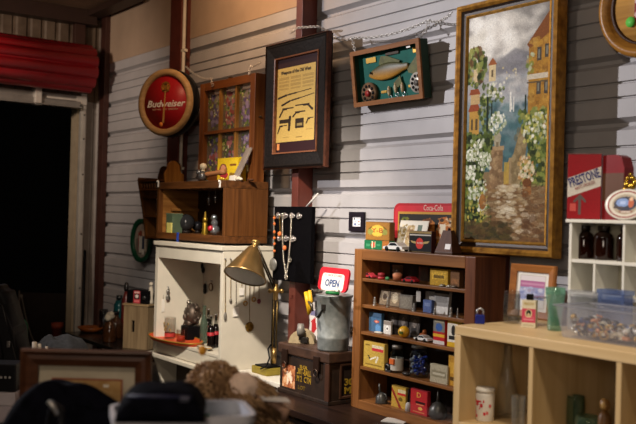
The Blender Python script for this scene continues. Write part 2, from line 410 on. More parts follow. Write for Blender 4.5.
part('back_panel', MB().box(-cw+xl+.0005, cw-xr-.0005, -.008, 0, zbi+.0005, zti-.0005), wood('#2b1a10', '#1a0f09', 'z'), CAB)
SH = []
for py in (278.2, 304.4, 331.4, 366.6):
    z = fy(363, py, CYF)[1]; SH.append(z)
    part('shelf', MB().box(-cw+xl+.001, cw-xr-.001, cd+.006, -.0085, z-ZB-.016, z-ZB, .002), WCX, CAB)
SH.append(ZB+zbi)
for xa, xb, yy in ((-cw+xl+.002, .01, cd+.0075), (-.02, cw-xr-.002, cd+.0115)): part('sliding_glass', MB().box(xa, xb, yy-cd*0-.0115-.0005, yy-.0095, zbi+.001, zti-.001) if False else MB().box(xa, xb, yy-.0065, yy-.0045, zbi+.001, zti-.001), glass('#ffffff', .985, .05, .02), CAB)
mb = MB().rod((cw, cd+.06, .52), (cw+.012, cd+.06, .52), .004, n=8)
part('hook', mb, STEEL, CAB)
# ---- pale cube shelf on the right
KX0, KYF, KYB, KZ = -2.253, -1.0, -.5, 1.226
PW = wood('#ccb083', '#b69868', 'x', .42, .6, .03); PWZ = wood('#ccb083', '#b69868', 'z', .42, .6, .03)
kx = [KX0, fy(529, 336, KYF)[0], fy(611, 350, KYF)[0]]; pit = kx[1]-kx[0]; kx = [KX0+pit*i for i in range(4)]
KF = .885; tk = .018
KUB = thing('cube_shelf', 'pale beech cube shelf unit with glassware in its square cells', 'shelf', (KX0, KYB, 0))
kd = KYF-KYB; kw = pit*3+.03
part('top', MB().box(0, kw, kd, 0, KZ-.034, KZ, .003), PW, KUB)
part('side_panel', MB().box(0, .03, kd, 0, 0, KZ-.0345, .002), PWZ, KUB)
part('side_panel', MB().box(kw-.03, kw, kd, 0, 0, KZ-.0345, .002), PWZ, KUB)
rows = [KF, KF-.345, .1]
for i in (1, 2):
    x = pit*i+.006
    zt = KZ-.0345
    for zr in rows:
        part('divider', MB().box(x, x+tk, kd+.002, -.0065, zr+.0005, zt, .001), PWZ, KUB); zt = zr-tk-.0005
for zr in rows: part('shelf', MB().box(.0305, kw-.0305, kd+.001, -.0065, zr-tk, zr, .001), PW, KUB)
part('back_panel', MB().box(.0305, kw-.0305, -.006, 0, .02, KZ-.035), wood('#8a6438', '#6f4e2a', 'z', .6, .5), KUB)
# ---- white pigeonhole unit on the cube shelf
WX0, WYF, WYB, WZ1 = -2.034, -.65, -.505, 1.618
WP = plain('#d2cfc4', .5, 0, .04)
t = thing('white_pigeonhole_unit', 'white pigeonhole unit standing on the pale cube shelf holding brown bottles', 'shelf', (WX0, WYB, KZ))
wd = WYF-WYB; ww = .50; tt = .012
part('top', MB().box(-.012, ww, wd-.006, 0, WZ1-KZ-tt, WZ1-KZ, .002), WP, t)
part('side_panel', MB().box(0, tt, wd, 0, 0, WZ1-KZ-tt-.0005, .001), WP, t)
part('side_panel', MB().box(ww-tt, ww, wd, 0, 0, WZ1-KZ-tt-.0005, .001), WP, t)
part('back_panel', MB().box(tt+.0005, ww-tt-.0005, -.005, 0, 0, WZ1-KZ-tt-.001), plain('#b8b19c', .6), t)
wz = [1.474-KZ, 1.352-KZ, tt]
for z in wz: part('shelf', MB().box(tt+.0005, ww-tt-.0005, wd+.001, -.0055, z-tt, z, .001), WP, t)
for x, z0, z1 in ((.105, wz[1], wz[0]), (.222, wz[1], wz[0]), (.222, wz[0], WZ1-KZ-tt), (.35, wz[1], wz[0]), (.35, wz[0], WZ1-KZ-tt), (.222, wz[2], wz[1])):
    part('divider', MB().box(x, x+.009, wd+.002, -.0055, z0+.0005, z1-(tt if z1 < .35 else 0)-.0005, .001), WP, t)
# ================================================================== WALL HANGINGS
def rectY(pts, Y):
    """pts: four corners tl tr br bl in the photograph, on the plane y = Y"""
    q = [fy(x, y, Y) for x, y in pts]
    return (q[0][0]+q[3][0])/2, (q[1][0]+q[2][0])/2, (q[2][1]+q[3][1])/2, (q[0][1]+q[1][1])/2
# framed firearms page
Y0 = -.185
x0, x1, z0, z1 = rectY(((266, 48.8), (327, 30.8), (327, 166), (267, 168)), Y0)
W_, H_ = x1-x0, z1-z0
t = thing('framed_weapons_page', 'black framed yellowed page of old west guns hanging on the red column', 'picture', ((x0+x1)/2, Y0, z0))
BF = plain('#15100d', .6, 0, .5, 60, .3)
part('frame', MB().sweep(W_, H_, [(0, .045), (0, .004), (.012, -.004), (.02, 0), (.09, .012), (.09, .045)]), BF, t)
RB = wood('#5d3423', '#3c2015', 'x', .35)
part('outer_bead', MB().sweep(W_, H_, [(-.008, .03), (-.008, .004), (-.001, -.006), (-.001, .03)], 0), RB, t, 'reddish brown outer bead')
part('inner_bead', MB().sweep(W_-.178, H_-.178, [(0, .03), (0, .004), (.008, .006), (.012, .03)], .089), wood('#8b5a3d', '#5a3524', 'x', .35), t, 'brown inner bead')
part('mat_board', MB().box(-W_/2+.1, W_/2-.1, .026, .04, .1, H_-.1), plain('#2a0f12', .7), t, 'dark maroon mat')
pg = Cv(110, 170, '#bd9f58', 3).noise(.04)
for c0 in (.06, .37, .68):
    for k in range(15):
        yv = .885-.0135*k
        pg.rect(c0, yv-.004, c0+.27-(.08 if k == 14 else 0), yv, '#7d6536', .75)
blk = '#2c2015'
def rifle(x0, y0, x1, y1):
    pg.line(x0, y0, x0+(x1-x0)*.25, y0+(y1-y0)*.45, .022, blk); pg.line(x0+(x1-x0)*.2, y0+(y1-y0)*.38, x1, y1, .009, blk)
    pg.line(x0+(x1-x0)*.3, y0+(y1-y0)*.5, x0+(x1-x0)*.55, y0+(y1-y0)*.66, .016, blk)
rifle(.06, .60, .90, .665); rifle(.16, .50, .97, .60)
def pistol(gx, gy, mx, my, s=1.):
    pg.line(gx, gy, gx+(mx-gx)*.25, my+(gy-my)*.15, .020*s, blk); pg.line(gx+(mx-gx)*.2, my, mx, my, .012*s, blk); pg.line(gx+(mx-gx)*.25, my-.008, gx+(mx-gx)*.5, my-.008, .020*s, blk)
pistol(.10, .345, .46, .45); pistol(.94, .40, .52, .475, 1.2); pistol(.46, .33, .76, .385); pistol(.80, .225, .97, .29, .8)
pg.rect(.10, .255, .38, .305, blk); pg.line(.36, .16, .38, .33, .03, blk); pg.rect(.52, .17, .74, .30, blk); pg.rect(.56, .20, .70, .235, '#8d7a48'); pistol(.06, .13, .30, .225, .9)
pg.rect(.2, .06, .36, .066, '#7d6536').rect(.55, .05, .7, .056, '#7d6536').rect(.8, .14, .95, .146, '#7d6536')
pxl = fy(277.3, 100, Y0+.02)[0]; pxr = fy(315.8, 100, Y0+.02)[0]; pzt = fy(296, 66, Y0+.02)[1]; pzb = fy(297, 141, Y0+.02)[1]
pgo = prnt('printed_page', pg, pxr-pxl, pzt-pzb, t, ((pxl+pxr)/2-(x0+x1)/2, .0245, pzb-z0), label='yellowed paper page')
text('title', 'Weapons of the Old West', .03, plain('#2c2015', .6), pgo, (0, -.0006, (pzt-pzb)*.935), width=(pxr-pxl)*.78, bold=.001)
part('corner_sticker', MB().box(-W_/2+.115, -W_/2+.14, .0235, .0255, .115, .155), plain('#d98c52', .5), t, 'small orange sticker')
part('backing_board', MB().box(-W_/2+.02, W_/2-.02, .0455, .055, .02, H_-.02), plain('#5a4632', .8), t)
# fish shadow box
Y0 = -.09
x0, x1 = fy(355.5, 106, Y0)[0], fy(424.5, 95, Y0)[0]; z0 = (fy(355, 109, Y0)[1]+fy(424.5, 97, Y0)[1])/2; z1 = (fy(349, 54, -.14)[1]+fy(418, 36, -.14)[1])/2
W_, H_ = x1-x0, (z1-z0)/math.cos(math.radians(8))
t = thing('fish_shadow_box', 'green shadow box with a mounted fish, two reels and lures', 'shadow box', ((x0+x1)/2, Y0, z0), (math.radians(8), 0, 0))
FW = wood('#8d5a2c', '#6a3f1a', 'x', .6); GRN = plain('#1a5a50', .75, 0, .12, 20)
part('frame', MB().sweep(W_, H_, [(0, .012), (0, 0), (.026, 0), (.026, .012)]), FW, t)
part('case_side', MB().sweep(W_-.006, H_-.006, [(0, .068), (0, .0125), (.012, .0125), (.012, .068)], .003), plain('#24392c', .5, 0, .2), t, 'dark green outer case')
part('backboard', MB().box(-W_/2+.016, W_/2-.016, .05, .058, .016, H_-.016), GRN, t)
u = lambda a: (a-.5)*(W_-.05); v = lambda b: .025+b*(H_-.05)
fish = MB(); N = 26; secs = []
for i in range(N+1):
    q = i/N; hh = .053*(math.sin(PI*min(1, q*.98+.02))**.75)*(1-.25*q)+.012*(q > .86)*(q-.86)*8
    secs.append((u(.17)+q*(u(.80)-u(.17)), v(.54)+.02*q, hh))
rings = []
for x, z, hh in secs: rings.append([fish.bm.verts.new((x, .038-.018*min(1, hh/.05)*math.cos(a), z+hh*math.sin(a))) for a in [2*PI*k/14 for k in range(14)]])
for a, b in zip(rings, rings[1:]):
    for k in range(14): f = fish.bm.faces.new((a[k], a[(k+1) % 14], b[(k+1) % 14], b[k])); f.smooth = True
fish.bm.faces.new(rings[0]); fish.bm.faces.new(rings[-1][::-1])
fm, nt, bs = _base('fish_scales'); tc = nt.nodes.new('ShaderNodeTexCoord'); sp = nt.nodes.new('ShaderNodeSeparateXYZ'); rp = nt.nodes.new('ShaderNodeValToRGB')
nt.links.new(tc.outputs['Generated'], sp.inputs[0]); nt.links.new(sp.outputs['Z'], rp.inputs['Fac'])
rp.color_ramp.elements[0].color = (*lin('#bd8833'), 1); rp.color_ramp.elements[0].position = .2; rp.color_ramp.elements[1].color = (*lin('#3c3f1c'), 1); rp.color_ramp.elements[1].position = .72
vo = nt.nodes.new('ShaderNodeTexVoronoi'); vo.inputs['Scale'].default_value = 90; nt.links.new(tc.outputs['Object'], vo.inputs['Vector'])
mm = nt.nodes.new('ShaderNodeMix'); mm.data_type = 'RGBA'; mm.blend_type = 'MULTIPLY'; mm.inputs[0].default_value = .5
nt.links.new(rp.outputs[0], mm.inputs[6]); nt.links.new(vo.outputs['Distance'], mm.inputs[7]); mm.inputs[7].default_value = (1, 1, 1, 1)
rr = nt.nodes.new('ShaderNodeValToRGB'); rr.color_ramp.elements[0].color = (.55, .5, .4, 1); nt.links.new(vo.outputs['Distance'], rr.inputs['Fac']); nt.links.new(rr.outputs[0], mm.inputs[7])
nt.links.new(mm.outputs[2], bs.inputs['Base Color']); bs.inputs['Roughness'].default_value = .5
fo = part('fish', fish, fm, t, 'golden brown mounted fish')
FIN = plain('#55562a', .5, 0, .3, 40)
part('tail_fin', MB().prism([(u(.78), v(.55)), (u(.97), v(.85)), (u(.94), v(.62)), (u(.985), v(.36)), (u(.79), v(.47))], .036, .042), FIN, fo)
part('dorsal_fin', MB().prism([(u(.34), v(.74)), (u(.38), v(.90)), (u(.48), v(.88)), (u(.68), v(.74)), (u(.6), v(.62))], .036, .042), FIN, fo)
part('belly_fin', MB().prism([(u(.55), v(.30)), (u(.62), v(.20)), (u(.68), v(.30)), (u(.66), v(.44))], .036, .042), FIN, fo)
part('eye', MB().ball((u(.235), .021, v(.58)), .007), BLACKP, fo)
for cx_, cz_, r_, c_ in ((.16, .17, .062, '#7a6048'), (.93, .24, .056, '#b9b4aa')):
    rl = part('reel', MB().rod((u(cx_), .0495, v(cz_)), (u(cx_), .025, v(cz_)), r_, n=28), plain(c_, .4, .3, .2), t)
    mb = MB()
    for k in range(10): mb.rod((u(cx_)+.68*r_*math.cos(k*PI/5), .0247, v(cz_)+.68*r_*math.sin(k*PI/5)), (u(cx_)+.68*r_*math.cos(k*PI/5), .022, v(cz_)+.68*r_*math.sin(k*PI/5)), r_*.15, n=10)
    part('reel_hole', mb, BLACKP, rl)
    part('hub', MB().rod((u(cx_), .0247, v(cz_)), (u(cx_), .015, v(cz_)), r_*.3, n=16), plain('#8e2c28' if cx_ < .5 else '#5a5550', .4), rl)
for cx_, cz_ in ((.47, .16), (.575, .20), (.68, .19)):
    lu = part('lure', MB().ball((u(cx_), .038, v(cz_)), .017, 12, 8, (.65, .6, 1.7)), plain('#d6c9a4', .4, 0, .4, 60, 0, '#7b5a2e'), t)
    part('hook', MB().torus((u(cx_)+.006, .040, v(cz_)-.035), .012, .002, (0, 1, 0), 12, 5), STEEL, lu)
for cx_, cz_, s_ in ((.20, .86, .085), (.93, .90, .07), (.37, .16, .045), (.80, .20, .045)):
    part('brass_plate', MB().cbox((u(cx_), .047, v(cz_)), (s_, .005, .03 if s_ > .05 else .014), .001), plain('#b9913f', .35, .6), t)
part('name_plate', MB().cbox((u(.55), .045, v(.93)), (.11, .008, .022), .002), plain('#3a2b1a', .5), t)
part('price_sticker', MB().cbox((u(.86), .0155, v(.985)), (.03, .002, .02)), plain('#e6e4e2', .5), t)
# painting
Y0 = -.185
x0, x1, z1 = fy(454.5, 120, Y0)[0], fy(557.5, 120, Y0)[0], fy(456.5, 7, Y0)[1]
z0 = max(fy(563, 259.5, Y0)[1], CZ1+.001); W_, H_ = x1-x0, z1-z0
PT = thing('garden_painting', 'tall gold framed painting of flowers and steps above a lake', 'painting', ((x0+x1)/2, Y0, z0))
GF = plain('#c08a34', .42, .5, .55, 26, .25, '#7d5219')
b = .105
part('frame', MB().sweep(W_, H_, [(0, .06), (0, .012), (.006, 0), (.02, -.004), (.032, .006), (.032, .06)]), GF, PT)
part('frame_cove', MB().sweep(W_-.064, H_-.064, [(0, .055), (0, .010), (.01, .018), (.022, .020), (.022, .055)], .032), plain('#2a1b10', .5, .2, .3), PT, 'dark brown recessed band')
part('frame_lip', MB().sweep(W_-.108, H_-.108, [(0, .055), (0, .018), (.006, .014), (.014, .024), (.014, .055)], .054), plain('#b98a3c', .35, .6, .3, 40), PT, 'bright gold inner lip')
part('backing_board', MB().box(-W_/2+.02, W_/2-.02, .0605, .0645, .02, H_-.02), plain('#55422d', .8), PT)
pc = Cv(160, 320, '#8c8a78', 11)
pc.grad(.62, 1.0, '#a9a6a4', '#8f8b86').grad(.30, .62, '#3f5f62', '#8f9a9c').grad(0, .30, '#5f4830', '#86704f')
pc.dabs(200, 0, .74, 1, 1, ['#b9b4ac', '#8a8580', '#77736f', '#a39d96', '#c9c3b8'], .04, .13, .6, .4)
pc.dabs(80, .08, .80, .60, .98, ['#faf7ee', '#f0ece2', '#e3ddd2'], .03, .10, .7, .55).dabs(30, .0, .84, .2, .92, ['#e9e4d8', '#d8d2c4'], .04, .09, .6, .5).dabs(26, .55, .86, .9, .98, ['#cfc9be', '#e0dbd0'], .03, .08, .5, .4)
pc.blur(14, .6, 1)
pc.poly([(.22, .735), (.42, .79), (.60, .83), (.80, .80), (1, .76), (1, .70), (.5, .72)], '#77767a', .75).dabs(60, .4, .72, 1, .80, ['#85838a', '#6b6a6f', '#8f8c8c'], .03, .08, .4, .4)
pc.dabs(130, .25, .58, .9, .72, ['#a9aaac', '#bfbdb9', '#878f94', '#c9c6c0', '#9a9a9e'], .02, .06, .4, .45)
pc.dabs(150, .25, .32, .85, .60, ['#34575c', '#4f7376', '#2a484f', '#5f807f', '#466a6e'], .02, .06, .6, .45)
pc.blur(4, .3, .86)
pc.dabs(12, .45, .70, .62, .76, ['#d9cfae', '#c9b98a'], .006, .012, 1, .8)
pc.line(.56, .56, .56, .64, .008, '#e9e6dc').line(.60, .56, .60, .62, .006, '#d9d6cc').poly([(.55, .565), (.59, .565), (.565, .63)], '#d8d6ca')
# houses right and left
pc.poly([(.77, .50), (.77, .84), (1, .88), (1, .46)], '#a87a30'); pc.poly([(.74, .835), (1, .965), (1, .87), (.78, .815)], '#7d4a26')
pc.dabs(90, .78, .48, 1, .86, ['#b98a36', '#8a5f24', '#96682a', '#c29a48', '#7a5220'], .015, .045, .8, .5)
for q in ((.86, .76), (.86, .62), (.95, .77), (.95, .62)): pc.rect(q[0], q[1], q[0]+.05, q[1]+.055, '#4a433a').rect(q[0]+.012, q[1]+.01, q[0]+.036, q[1]+.045, '#7d7a6c')
pc.rect(.75, .685, 1, .705, '#c9bda6').rect(.75, .668, 1, .676, '#5f5038').dabs(16, .74, .70, .82, .80, ['#8a8a3a', '#6b7a34', '#b9c0a0'], .01, .025, 1, .7)
pc.rect(.28, .70, .37, .775, '#d0ba8e').poly([(.265, .772), (.385, .772), (.325, .805)], '#9a5a32').rect(.31, .72, .335, .75, '#6b5b44')
pc.rect(.08, .70, .14, .77, '#cdb78c').rect(.0, .73, .08, .74, '#94623f')
pc.rect(.04, .47, .17, .575, '#b98e42').poly([(.02, .575), (.19, .575), (.15, .605), (.05, .605)], '#94492a').rect(.06, .49, .09, .54, '#5a4a30').rect(.12, .49, .15, .54, '#5a4a30')
pc.rect(.05, .605, .17, .65, '#bfa070').poly([(.03, .65), (.18, .65), (.15, .675), (.05, .675)], '#8e4a2c')
G = ['#4f5f2a', '#66742f', '#333f1c', '#7d8a40', '#40501f', '#96954e', '#262f15']
pc.dabs(190, 0, .68, .26, .86, G + ['#6b4a2a', '#5a3f26'], .012, .03, 1.1, .75, lambda x, y: (x-.10)**2/.022+(y-.775)**2/.0075 < 1 and not (.07 < x < .15 and .70 < y < .77))
pc.dabs(90, .0, .60, .5, .73, G, .01, .025, 1, .7, lambda x, y: not (.27 < x < .38 and y > .69) and not (x < .19 and y < .68) and y < .73-.12*x)
pc.dabs(24, .22, .63, .48, .69, ['#e0ddcc', '#cfd0b8'], .008, .018, 1, .8)
pc.dabs(70, .17, .46, .30, .63, G, .01, .026, 1, .7)
pc.line(.275, .48, .275, .63, .010, '#1f2a22').line(.33, .46, .33, .60, .009, '#26332a').line(.74, .50, .74, .62, .008, '#26332a')
# urn of flowers on a pedestal
pc.rect(.32, .22, .48, .41, '#86694a').rect(.305, .395, .495, .412, '#a98d66').dabs(60, .32, .22, .48, .40, ['#9a7c56', '#6f573a', '#b0956c'], .01, .03, 1, .5)
pc.poly([(.375, .412), (.44, .412), (.455, .455), (.43, .475), (.385, .475), (.36, .455)], '#a39a80').rect(.395, .41, .425, .43, '#7d7054')
WF = ['#d8d8c4', '#c2c6ad', '#f0eee0', '#9ea884', '#77854f']
pc.dabs(170, .28, .46, .54, .58, WF, .008, .019, 1, .85, lambda x, y: (x-.40)**2/.011+(y-.515)**2/.0022 < 1)
pc.dabs(1200, 0, .03, .36, .47, G + ['#5f6d30', '#1a2410', '#141c0c'], .011, .034, 1, .75, lambda x, y: x < .29+.06*math.sin(y*18) - max(0, .10-y)*1.4)
for cx_, cy_, s_ in ((.14, .40, .10), (.25, .35, .08), (.07, .30, .06), (.20, .22, .09), (.10, .21, .05), (.24, .15, .05), (.05, .38, .04)):
    pc.dabs(75, cx_-s_, cy_-s_*.48, cx_+s_, cy_+s_*.48, WF, .007, .018, 1, .85)
pc.dabs(50, .02, .06, .30, .24, ['#b39b3c', '#c9b457', '#8f8a3a'], .007, .016, 1, .8)
pc.ell(.24, .17, .045, .035, '#8a5a2a').ell(.235, .178, .03, .024, '#a8743a', .7)
# stairs, terrace and right hand planting
pc.poly([(.48, .20), (.60, .20), (.62, .36), (.56, .36)], '#9a8460').rect(.50, .24, .56, .34, '#b8963f', .8)
pc.poly([(.60, .22), (.70, .22), (.80, .50), (.70, .50), (.585, .34)], '#86734f').dabs(50, .6, .22, .78, .48, ['#9a8762', '#6f5d3f', '#a8966f'], .01, .03, 1.2, .5)
pc.dabs(520, .66, .24, 1, .56, G + ['#7d8444', '#a9a04a'], .011, .032, 1, .75, lambda x, y: x > .80-.14*max(0, math.sin((y-.40)*9)) or (y < .34 and x > .72))
pc.dabs(90, .72, .42, 1, .54, WF + ['#b9b04e', '#c9c46a'], .008, .018, 1, .75); pc.dabs(60, .68, .26, .86, .36, ['#d9c6a0', '#c29a5c', '#b9834a', '#e0d2b4'], .01, .02, 1, .8)
pc.rect(.73, .19, .83, .255, '#8f5a2c').ell(.78, .25, .055, .018, '#6f4422')
pc.poly([(.40, .04), (.46, .22), (.62, .22), (.72, .04)], '#a08a68', .6)
pc.dabs(360, .25, 0, 1, .24, ['#97794f', '#7d5f3f', '#b09a74', '#6b4c2e', '#553a22', '#85603a', '#bfae8c'], .02, .055, .35, .45)
pc.dabs(50, .42, .10, .66, .24, ['#e0d6bc', '#d0c2a2', '#c2b08c'], .02, .05, .35, .5); pc.dabs(30, .60, .04, .90, .16, ['#d9cdb6', '#c9b9a0'], .02, .05, .4, .45)
pc.dabs(170, 0, 0, .6, .08, ['#4a361c', '#5f482a', '#54461f', '#33301a'], .02, .05, .5, .55); pc.dabs(60, .75, .0, 1, .22, ['#6b4a2c', '#573a22', '#7d5a38'], .02, .05, .5, .5)
pc.noise(.05)
prnt('canvas', pc, W_-.132, H_-.132, PT, (0, .026, .066), rough=.75, label='landscape in green, cream and grey paint')
# small black framed plaque on the wall
Y0 = -.016
x0, x1, z0, z1 = rectY(((349.8, 211.8), (365, 212), (365, 231.5), (350.5, 231)), Y0)
t = thing('wall_plaque', 'small black framed white card fixed to the grey wall above the red tray', 'plaque', ((x0+x1)/2, Y0, z0))
W_, H_ = x1-x0, z1-z0
part('frame', MB().sweep(W_, H_, [(0, .016), (0, 0), (.028, 0), (.028, .016)]), plain('#181019', .4), t)
cv = Cv(24, 30, '#e2e2e6').rect(.14, .68, .3, .9, '#6b6b6e').rect(.36, .74, .9, .84, '#9a9a9a', .7).rect(.62, .42, .8, .58, '#c0502e').rect(.2, .44, .4, .56, '#b9b9bb').rect(.15, .1, .4, .34, '#5f6f9a').rect(.6, .15, .85, .28, '#9d9da0')
prnt('card', cv, W_-.056, H_-.056, t, (0, .008, .028))
# six pane window sash standing on the box
Y0 = -.215
x0 = fy(201.8, 84.5, Y0)[0]; x1 = fy(257.2, 72.5, Y0)[0]; z1 = fy(201.8, 84.5, Y0)[1]; z0 = BZ1
W_, H_ = x1-x0, z1-z0
t = thing('painted_window_sash', 'old wooden six pane window sash painted with flowers, on the brown box', 'window sash', ((x0+x1)/2, Y0, z0))
WS = wood('#7d4a24', '#552e14', 'z', .4); WSX = wood('#7d4a24', '#552e14', 'x', .4); MUN = wood('#a87a3e', '#7e5426', 'z', .45)
bb = .062
part('stile', MB().box(-W_/2, -W_/2+bb, 0, .085, 0, H_, .003), WS, t); part('stile', MB().box(W_/2-bb, W_/2, 0, .085, 0, H_, .003), WS, t)
part('rail', MB().box(-W_/2+bb+.0003, W_/2-bb-.0003, .002, .08, H_-bb*.9, H_, .002), WSX, t); part('rail', MB().box(-W_/2+bb+.0003, W_/2-bb-.0003, .002, .08, 0, bb, .002), WSX, t)
pwid = (W_-2*bb-2*.022)/3; ph = (H_-2*bb-.022)/2
for k in (1, 2):
    xx = -W_/2+bb+pwid*k+.022*(k-1); part('muntin', MB().box(xx, xx+.022, .012, .06, bb+.0005, H_-bb*.9-.0005, .002), MUN, t)
part('cross_bar', MB().box(-W_/2+bb+.001, W_/2-bb-.001, .004, .065, bb+ph, bb+ph+.022, .002), WSX, t)
FL = [['#655c7a', '#7d7390', '#544b68'], ['#8a4c48', '#a0686a', '#7a3e42'], ['#7a6480', '#94819c', '#63546f']]
for i in range(3):
    for j in range(2):
        cx_ = -W_/2+bb+i*(pwid+.022)+pwid/2; zz = bb+j*(ph+.022)
        gp = part('glass_pane', MB().box(cx_-pwid/2+.001, cx_+pwid/2-.001, .034, .037, zz+.001, zz+ph-.001), glass('#f2f2ee', .97, .08, .1, .30, '#a09888'), t)
        cv = Cv(36, 62, '#6b7048', 20+i*2+j); cv.m[:] = False
        def leaf(n, cols, x0_, y0_, x1_, y1_, r0_, r1_):
            for _ in range(n):
                x, y = cv.r.uniform(x0_, x1_), cv.r.uniform(y0_, y1_); r = cv.r.uniform(r0_, r1_)
                k = ((cv.X-x)/r)**2+((cv.Y-y)/(r*.6))**2 <= 1; cv.m |= k; cv._put(k, cols[cv.r.randint(len(cols))])
        leaf(34, ['#6f7a3e', '#8a9148', '#4d5a2c', '#9a9a5a', '#5a6638'], .08, .02, .95, .95, .03, .085)
        leaf(16, FL[i], .25, .12, .8, .9, .06, .12); leaf(10, FL[(i+1) % 3] if j == 0 else FL[i], .2, .1, .85, .55, .05, .11)
        leaf(8, ['#c9b98a', '#d6cfae'], .1, .05, .9, .95, .02, .05)
        prnt('painted_flowers', cv, pwid-.006, ph-.006, gp, (cx_, .0335, zz+.003))
part('latch', MB().cbox((0, .03, H_+.008), (.03, .02, .016), .003).rod((W_/2, .04, H_*.60), (W_/2+.02, .04, H_*.60), .006), plain('#4a3a2a', .4, .6), t)
# round beer clock
P = _on(1, -.30, 167.5, 102.4)
t = thing('round_beer_clock', 'round red beer clock in a wooden ring hanging on the red column', 'clock', P, math.radians(25))
R = 33.4*mpp(P)
ax = Matrix.Rotation(PI/2, 4, 'X')
part('case', MB().lathe([(0, -.09), (R*.97, -.09), (R*1.02, -.08), (R*1.02, -.002), (0, -.002)], n=48, mat=ax), plain('#0d0c0d', .35), t)
part('wooden_ring', MB().lathe([(R*.80, 0), (R*.80, .012), (R*.84, .026), (R*.92, .03), (R*.99, .022), (R*1.01, 0)], n=64, mat=ax), wood('#b8966a', '#9c774c', 'x', .5), t)
fc = part('dial', MB().lathe([(0, 0), (R*.81, 0), (R*.81, .006), (0, .006)], n=48, mat=ax), plain('#9c1a20', .4, 0, .05), t, 'dark red dial')
text('lettering', 'Budweiser', .07, plain('#e8e2da', .4), fc, (0, -.0072, -.012), shear=.25, width=R*1.42, bold=.0012)
text('small_lettering', 'KING OF BEERS', .017, plain('#c9a58c', .4), fc, (0, -.0072, -.052), width=R*.95)
mb = MB()
for k in range(8): mb.cbox((.035*math.cos(k*PI/4)*.7, -.0085, R*.46+.035*math.sin(k*PI/4)*.7), (.03, .004, .03), .004)
mb.cbox((0, -.011, R*.46), (.045, .004, .045), .01)
part('crest', mb, plain('#b07c38', .35, .5, .4, 60), fc)
part('clock_hand', MB().prism([(.004, R*.42), (-.004, R*.42), (-.022, -R*.60), (-.006, -R*.62)], -.0115, -.0085), plain('#d8a25a', .35, .4), fc)
part('orange_dot', MB().lathe([(0, 0), (.017, 0), (.017, .003), (0, .003)], (0, 0, 0), 16, mat=Matrix.Translation((-.035, -.007, -R*.66)) @ ax), plain('#e8873c', .4), fc)
# round tray with green rim on the wall
P = _on(1, -.05, 144, 240.5); R = 21.8*mpp(P)
t = thing('round_portrait_tray', 'round tray with a green rim and printed figures hanging left of the white hutch', 'tray', P)
part('rim', MB().lathe([(R*.80, .0), (R*.78, .014), (R*.84, .022), (R*.97, .03), (R, .026), (R, 0)], n=48, mat=ax), plain('#12402a', .4, 0, .2), t)
cv = Cv(40, 40, '#8d8276', 5).rect(.1, .1, .9, .55, '#6f655a').rect(.25, .2, .45, .72, '#8a3a30').rect(.3, .15, .5, .62, '#c2bdb2').rect(.5, .18, .68, .62, '#2c3348').ell(.4, .70, .09, .09, '#7d4030').ell(.58, .70, .07, .08, '#b99a80').rect(.66, .2, .8, .8, '#a89c8a').rect(.5, .1, .66, .24, '#c9c4b9').noise(.08)
cv.m = ((cv.X-.5)**2+(cv.Y-.5)**2) < .25
prnt('printed_picture', cv, R*1.6, R*1.6, t, (0, -.004, 0), center=True)
part('backing', MB().lathe([(0, -.006), (R*.95, -.006), (R*.95, .0), (0, .002)], n=48, mat=ax), plain('#1b1b18', .5), t)
# big round wooden plaque, upper right
Y0 = -.06
P = _on(1, Y0, 650, 4); R = P.x-fy(604, 6, Y0)[0]
t = thing('round_wooden_plaque', 'large round turned wooden plaque with a red print near the ceiling', 'plaque', P)
WR = wood('#a8742f', '#7d5220', 'x', .35)
part('rim', MB().lathe([(R*.74, .0), (R*.76, .016), (R*.82, .02), (R*.86, .036), (R*.97, .034), (R, .02), (R, -.02), (R*.74, -.02)], n=64, mat=ax), WR, t)
part('groove', MB().lathe([(R*.70, .004), (R*.70, .0125), (R*.755, .0165), (R*.755, .004)], n=64, mat=ax), plain('#3a200e', .5), t, 'dark turned groove')
part('centre_board', MB().lathe([(0, -.01), (R*.70, -.01), (R*.70, .008), (0, .012)], n=48, mat=ax), wood('#b98a45', '#8f6530', 'x', .4), t)
cv = Cv(30, 30, '#8a2a2a', 9).dabs(60, 0, 0, 1, 1, ['#b8434a', '#d9c8c0', '#7a2226', '#e6dfd6'], .04, .1, 1, .7)
prnt('red_print', cv, R*.5, R*.8, t, (0, -.0135, -R*.30))
part('green_sticker', MB().lathe([(0, 0), (.022, 0), (.022, .002), (0, .002)], n=20, mat=Matrix.Translation(_on(1, Y0-.016, 632, 22)-P) @ ax), plain('#5fc04a', .5), t, 'bright green round sticker')
# ------------------------------------------------------------------ hanging chains
CHM = plain('#cfcbc6', .35, .4)
def sag(p0, p1, s, n=16):
    p0, p1 = Vector(p0), Vector(p1)
    return [p0.lerp(p1, i/n) - Vector((0, 0, s*4*(i/n)*(1-i/n))) for i in range(n+1)]
def chain_mb(path, pitch=.020, r=.0075, w=.0022, mb=None):
    mb = mb or MB(); k = 0; carry = 0.
    for a, b in zip(path, path[1:]):
        L = (b-a).length; dr = (b-a).normalized(); s = carry
        while s < L:
            c = a+dr*s; n0 = dr.orthogonal().normalized(); ax_ = n0 if k % 2 else dr.cross(n0)
            q = Matrix((dr, ax_.cross(dr), ax_)).transposed()
            pts = [c + q @ Vector((pitch*.72*math.cos(2*PI*i/10), r*math.sin(2*PI*i/10), 0)) for i in range(10)]
            mb.tube(pts, w, 5, True); s += pitch; k += 1
        carry = s-L
    return mb
def P3(x, y, Y): return _on(1, Y, x, y)
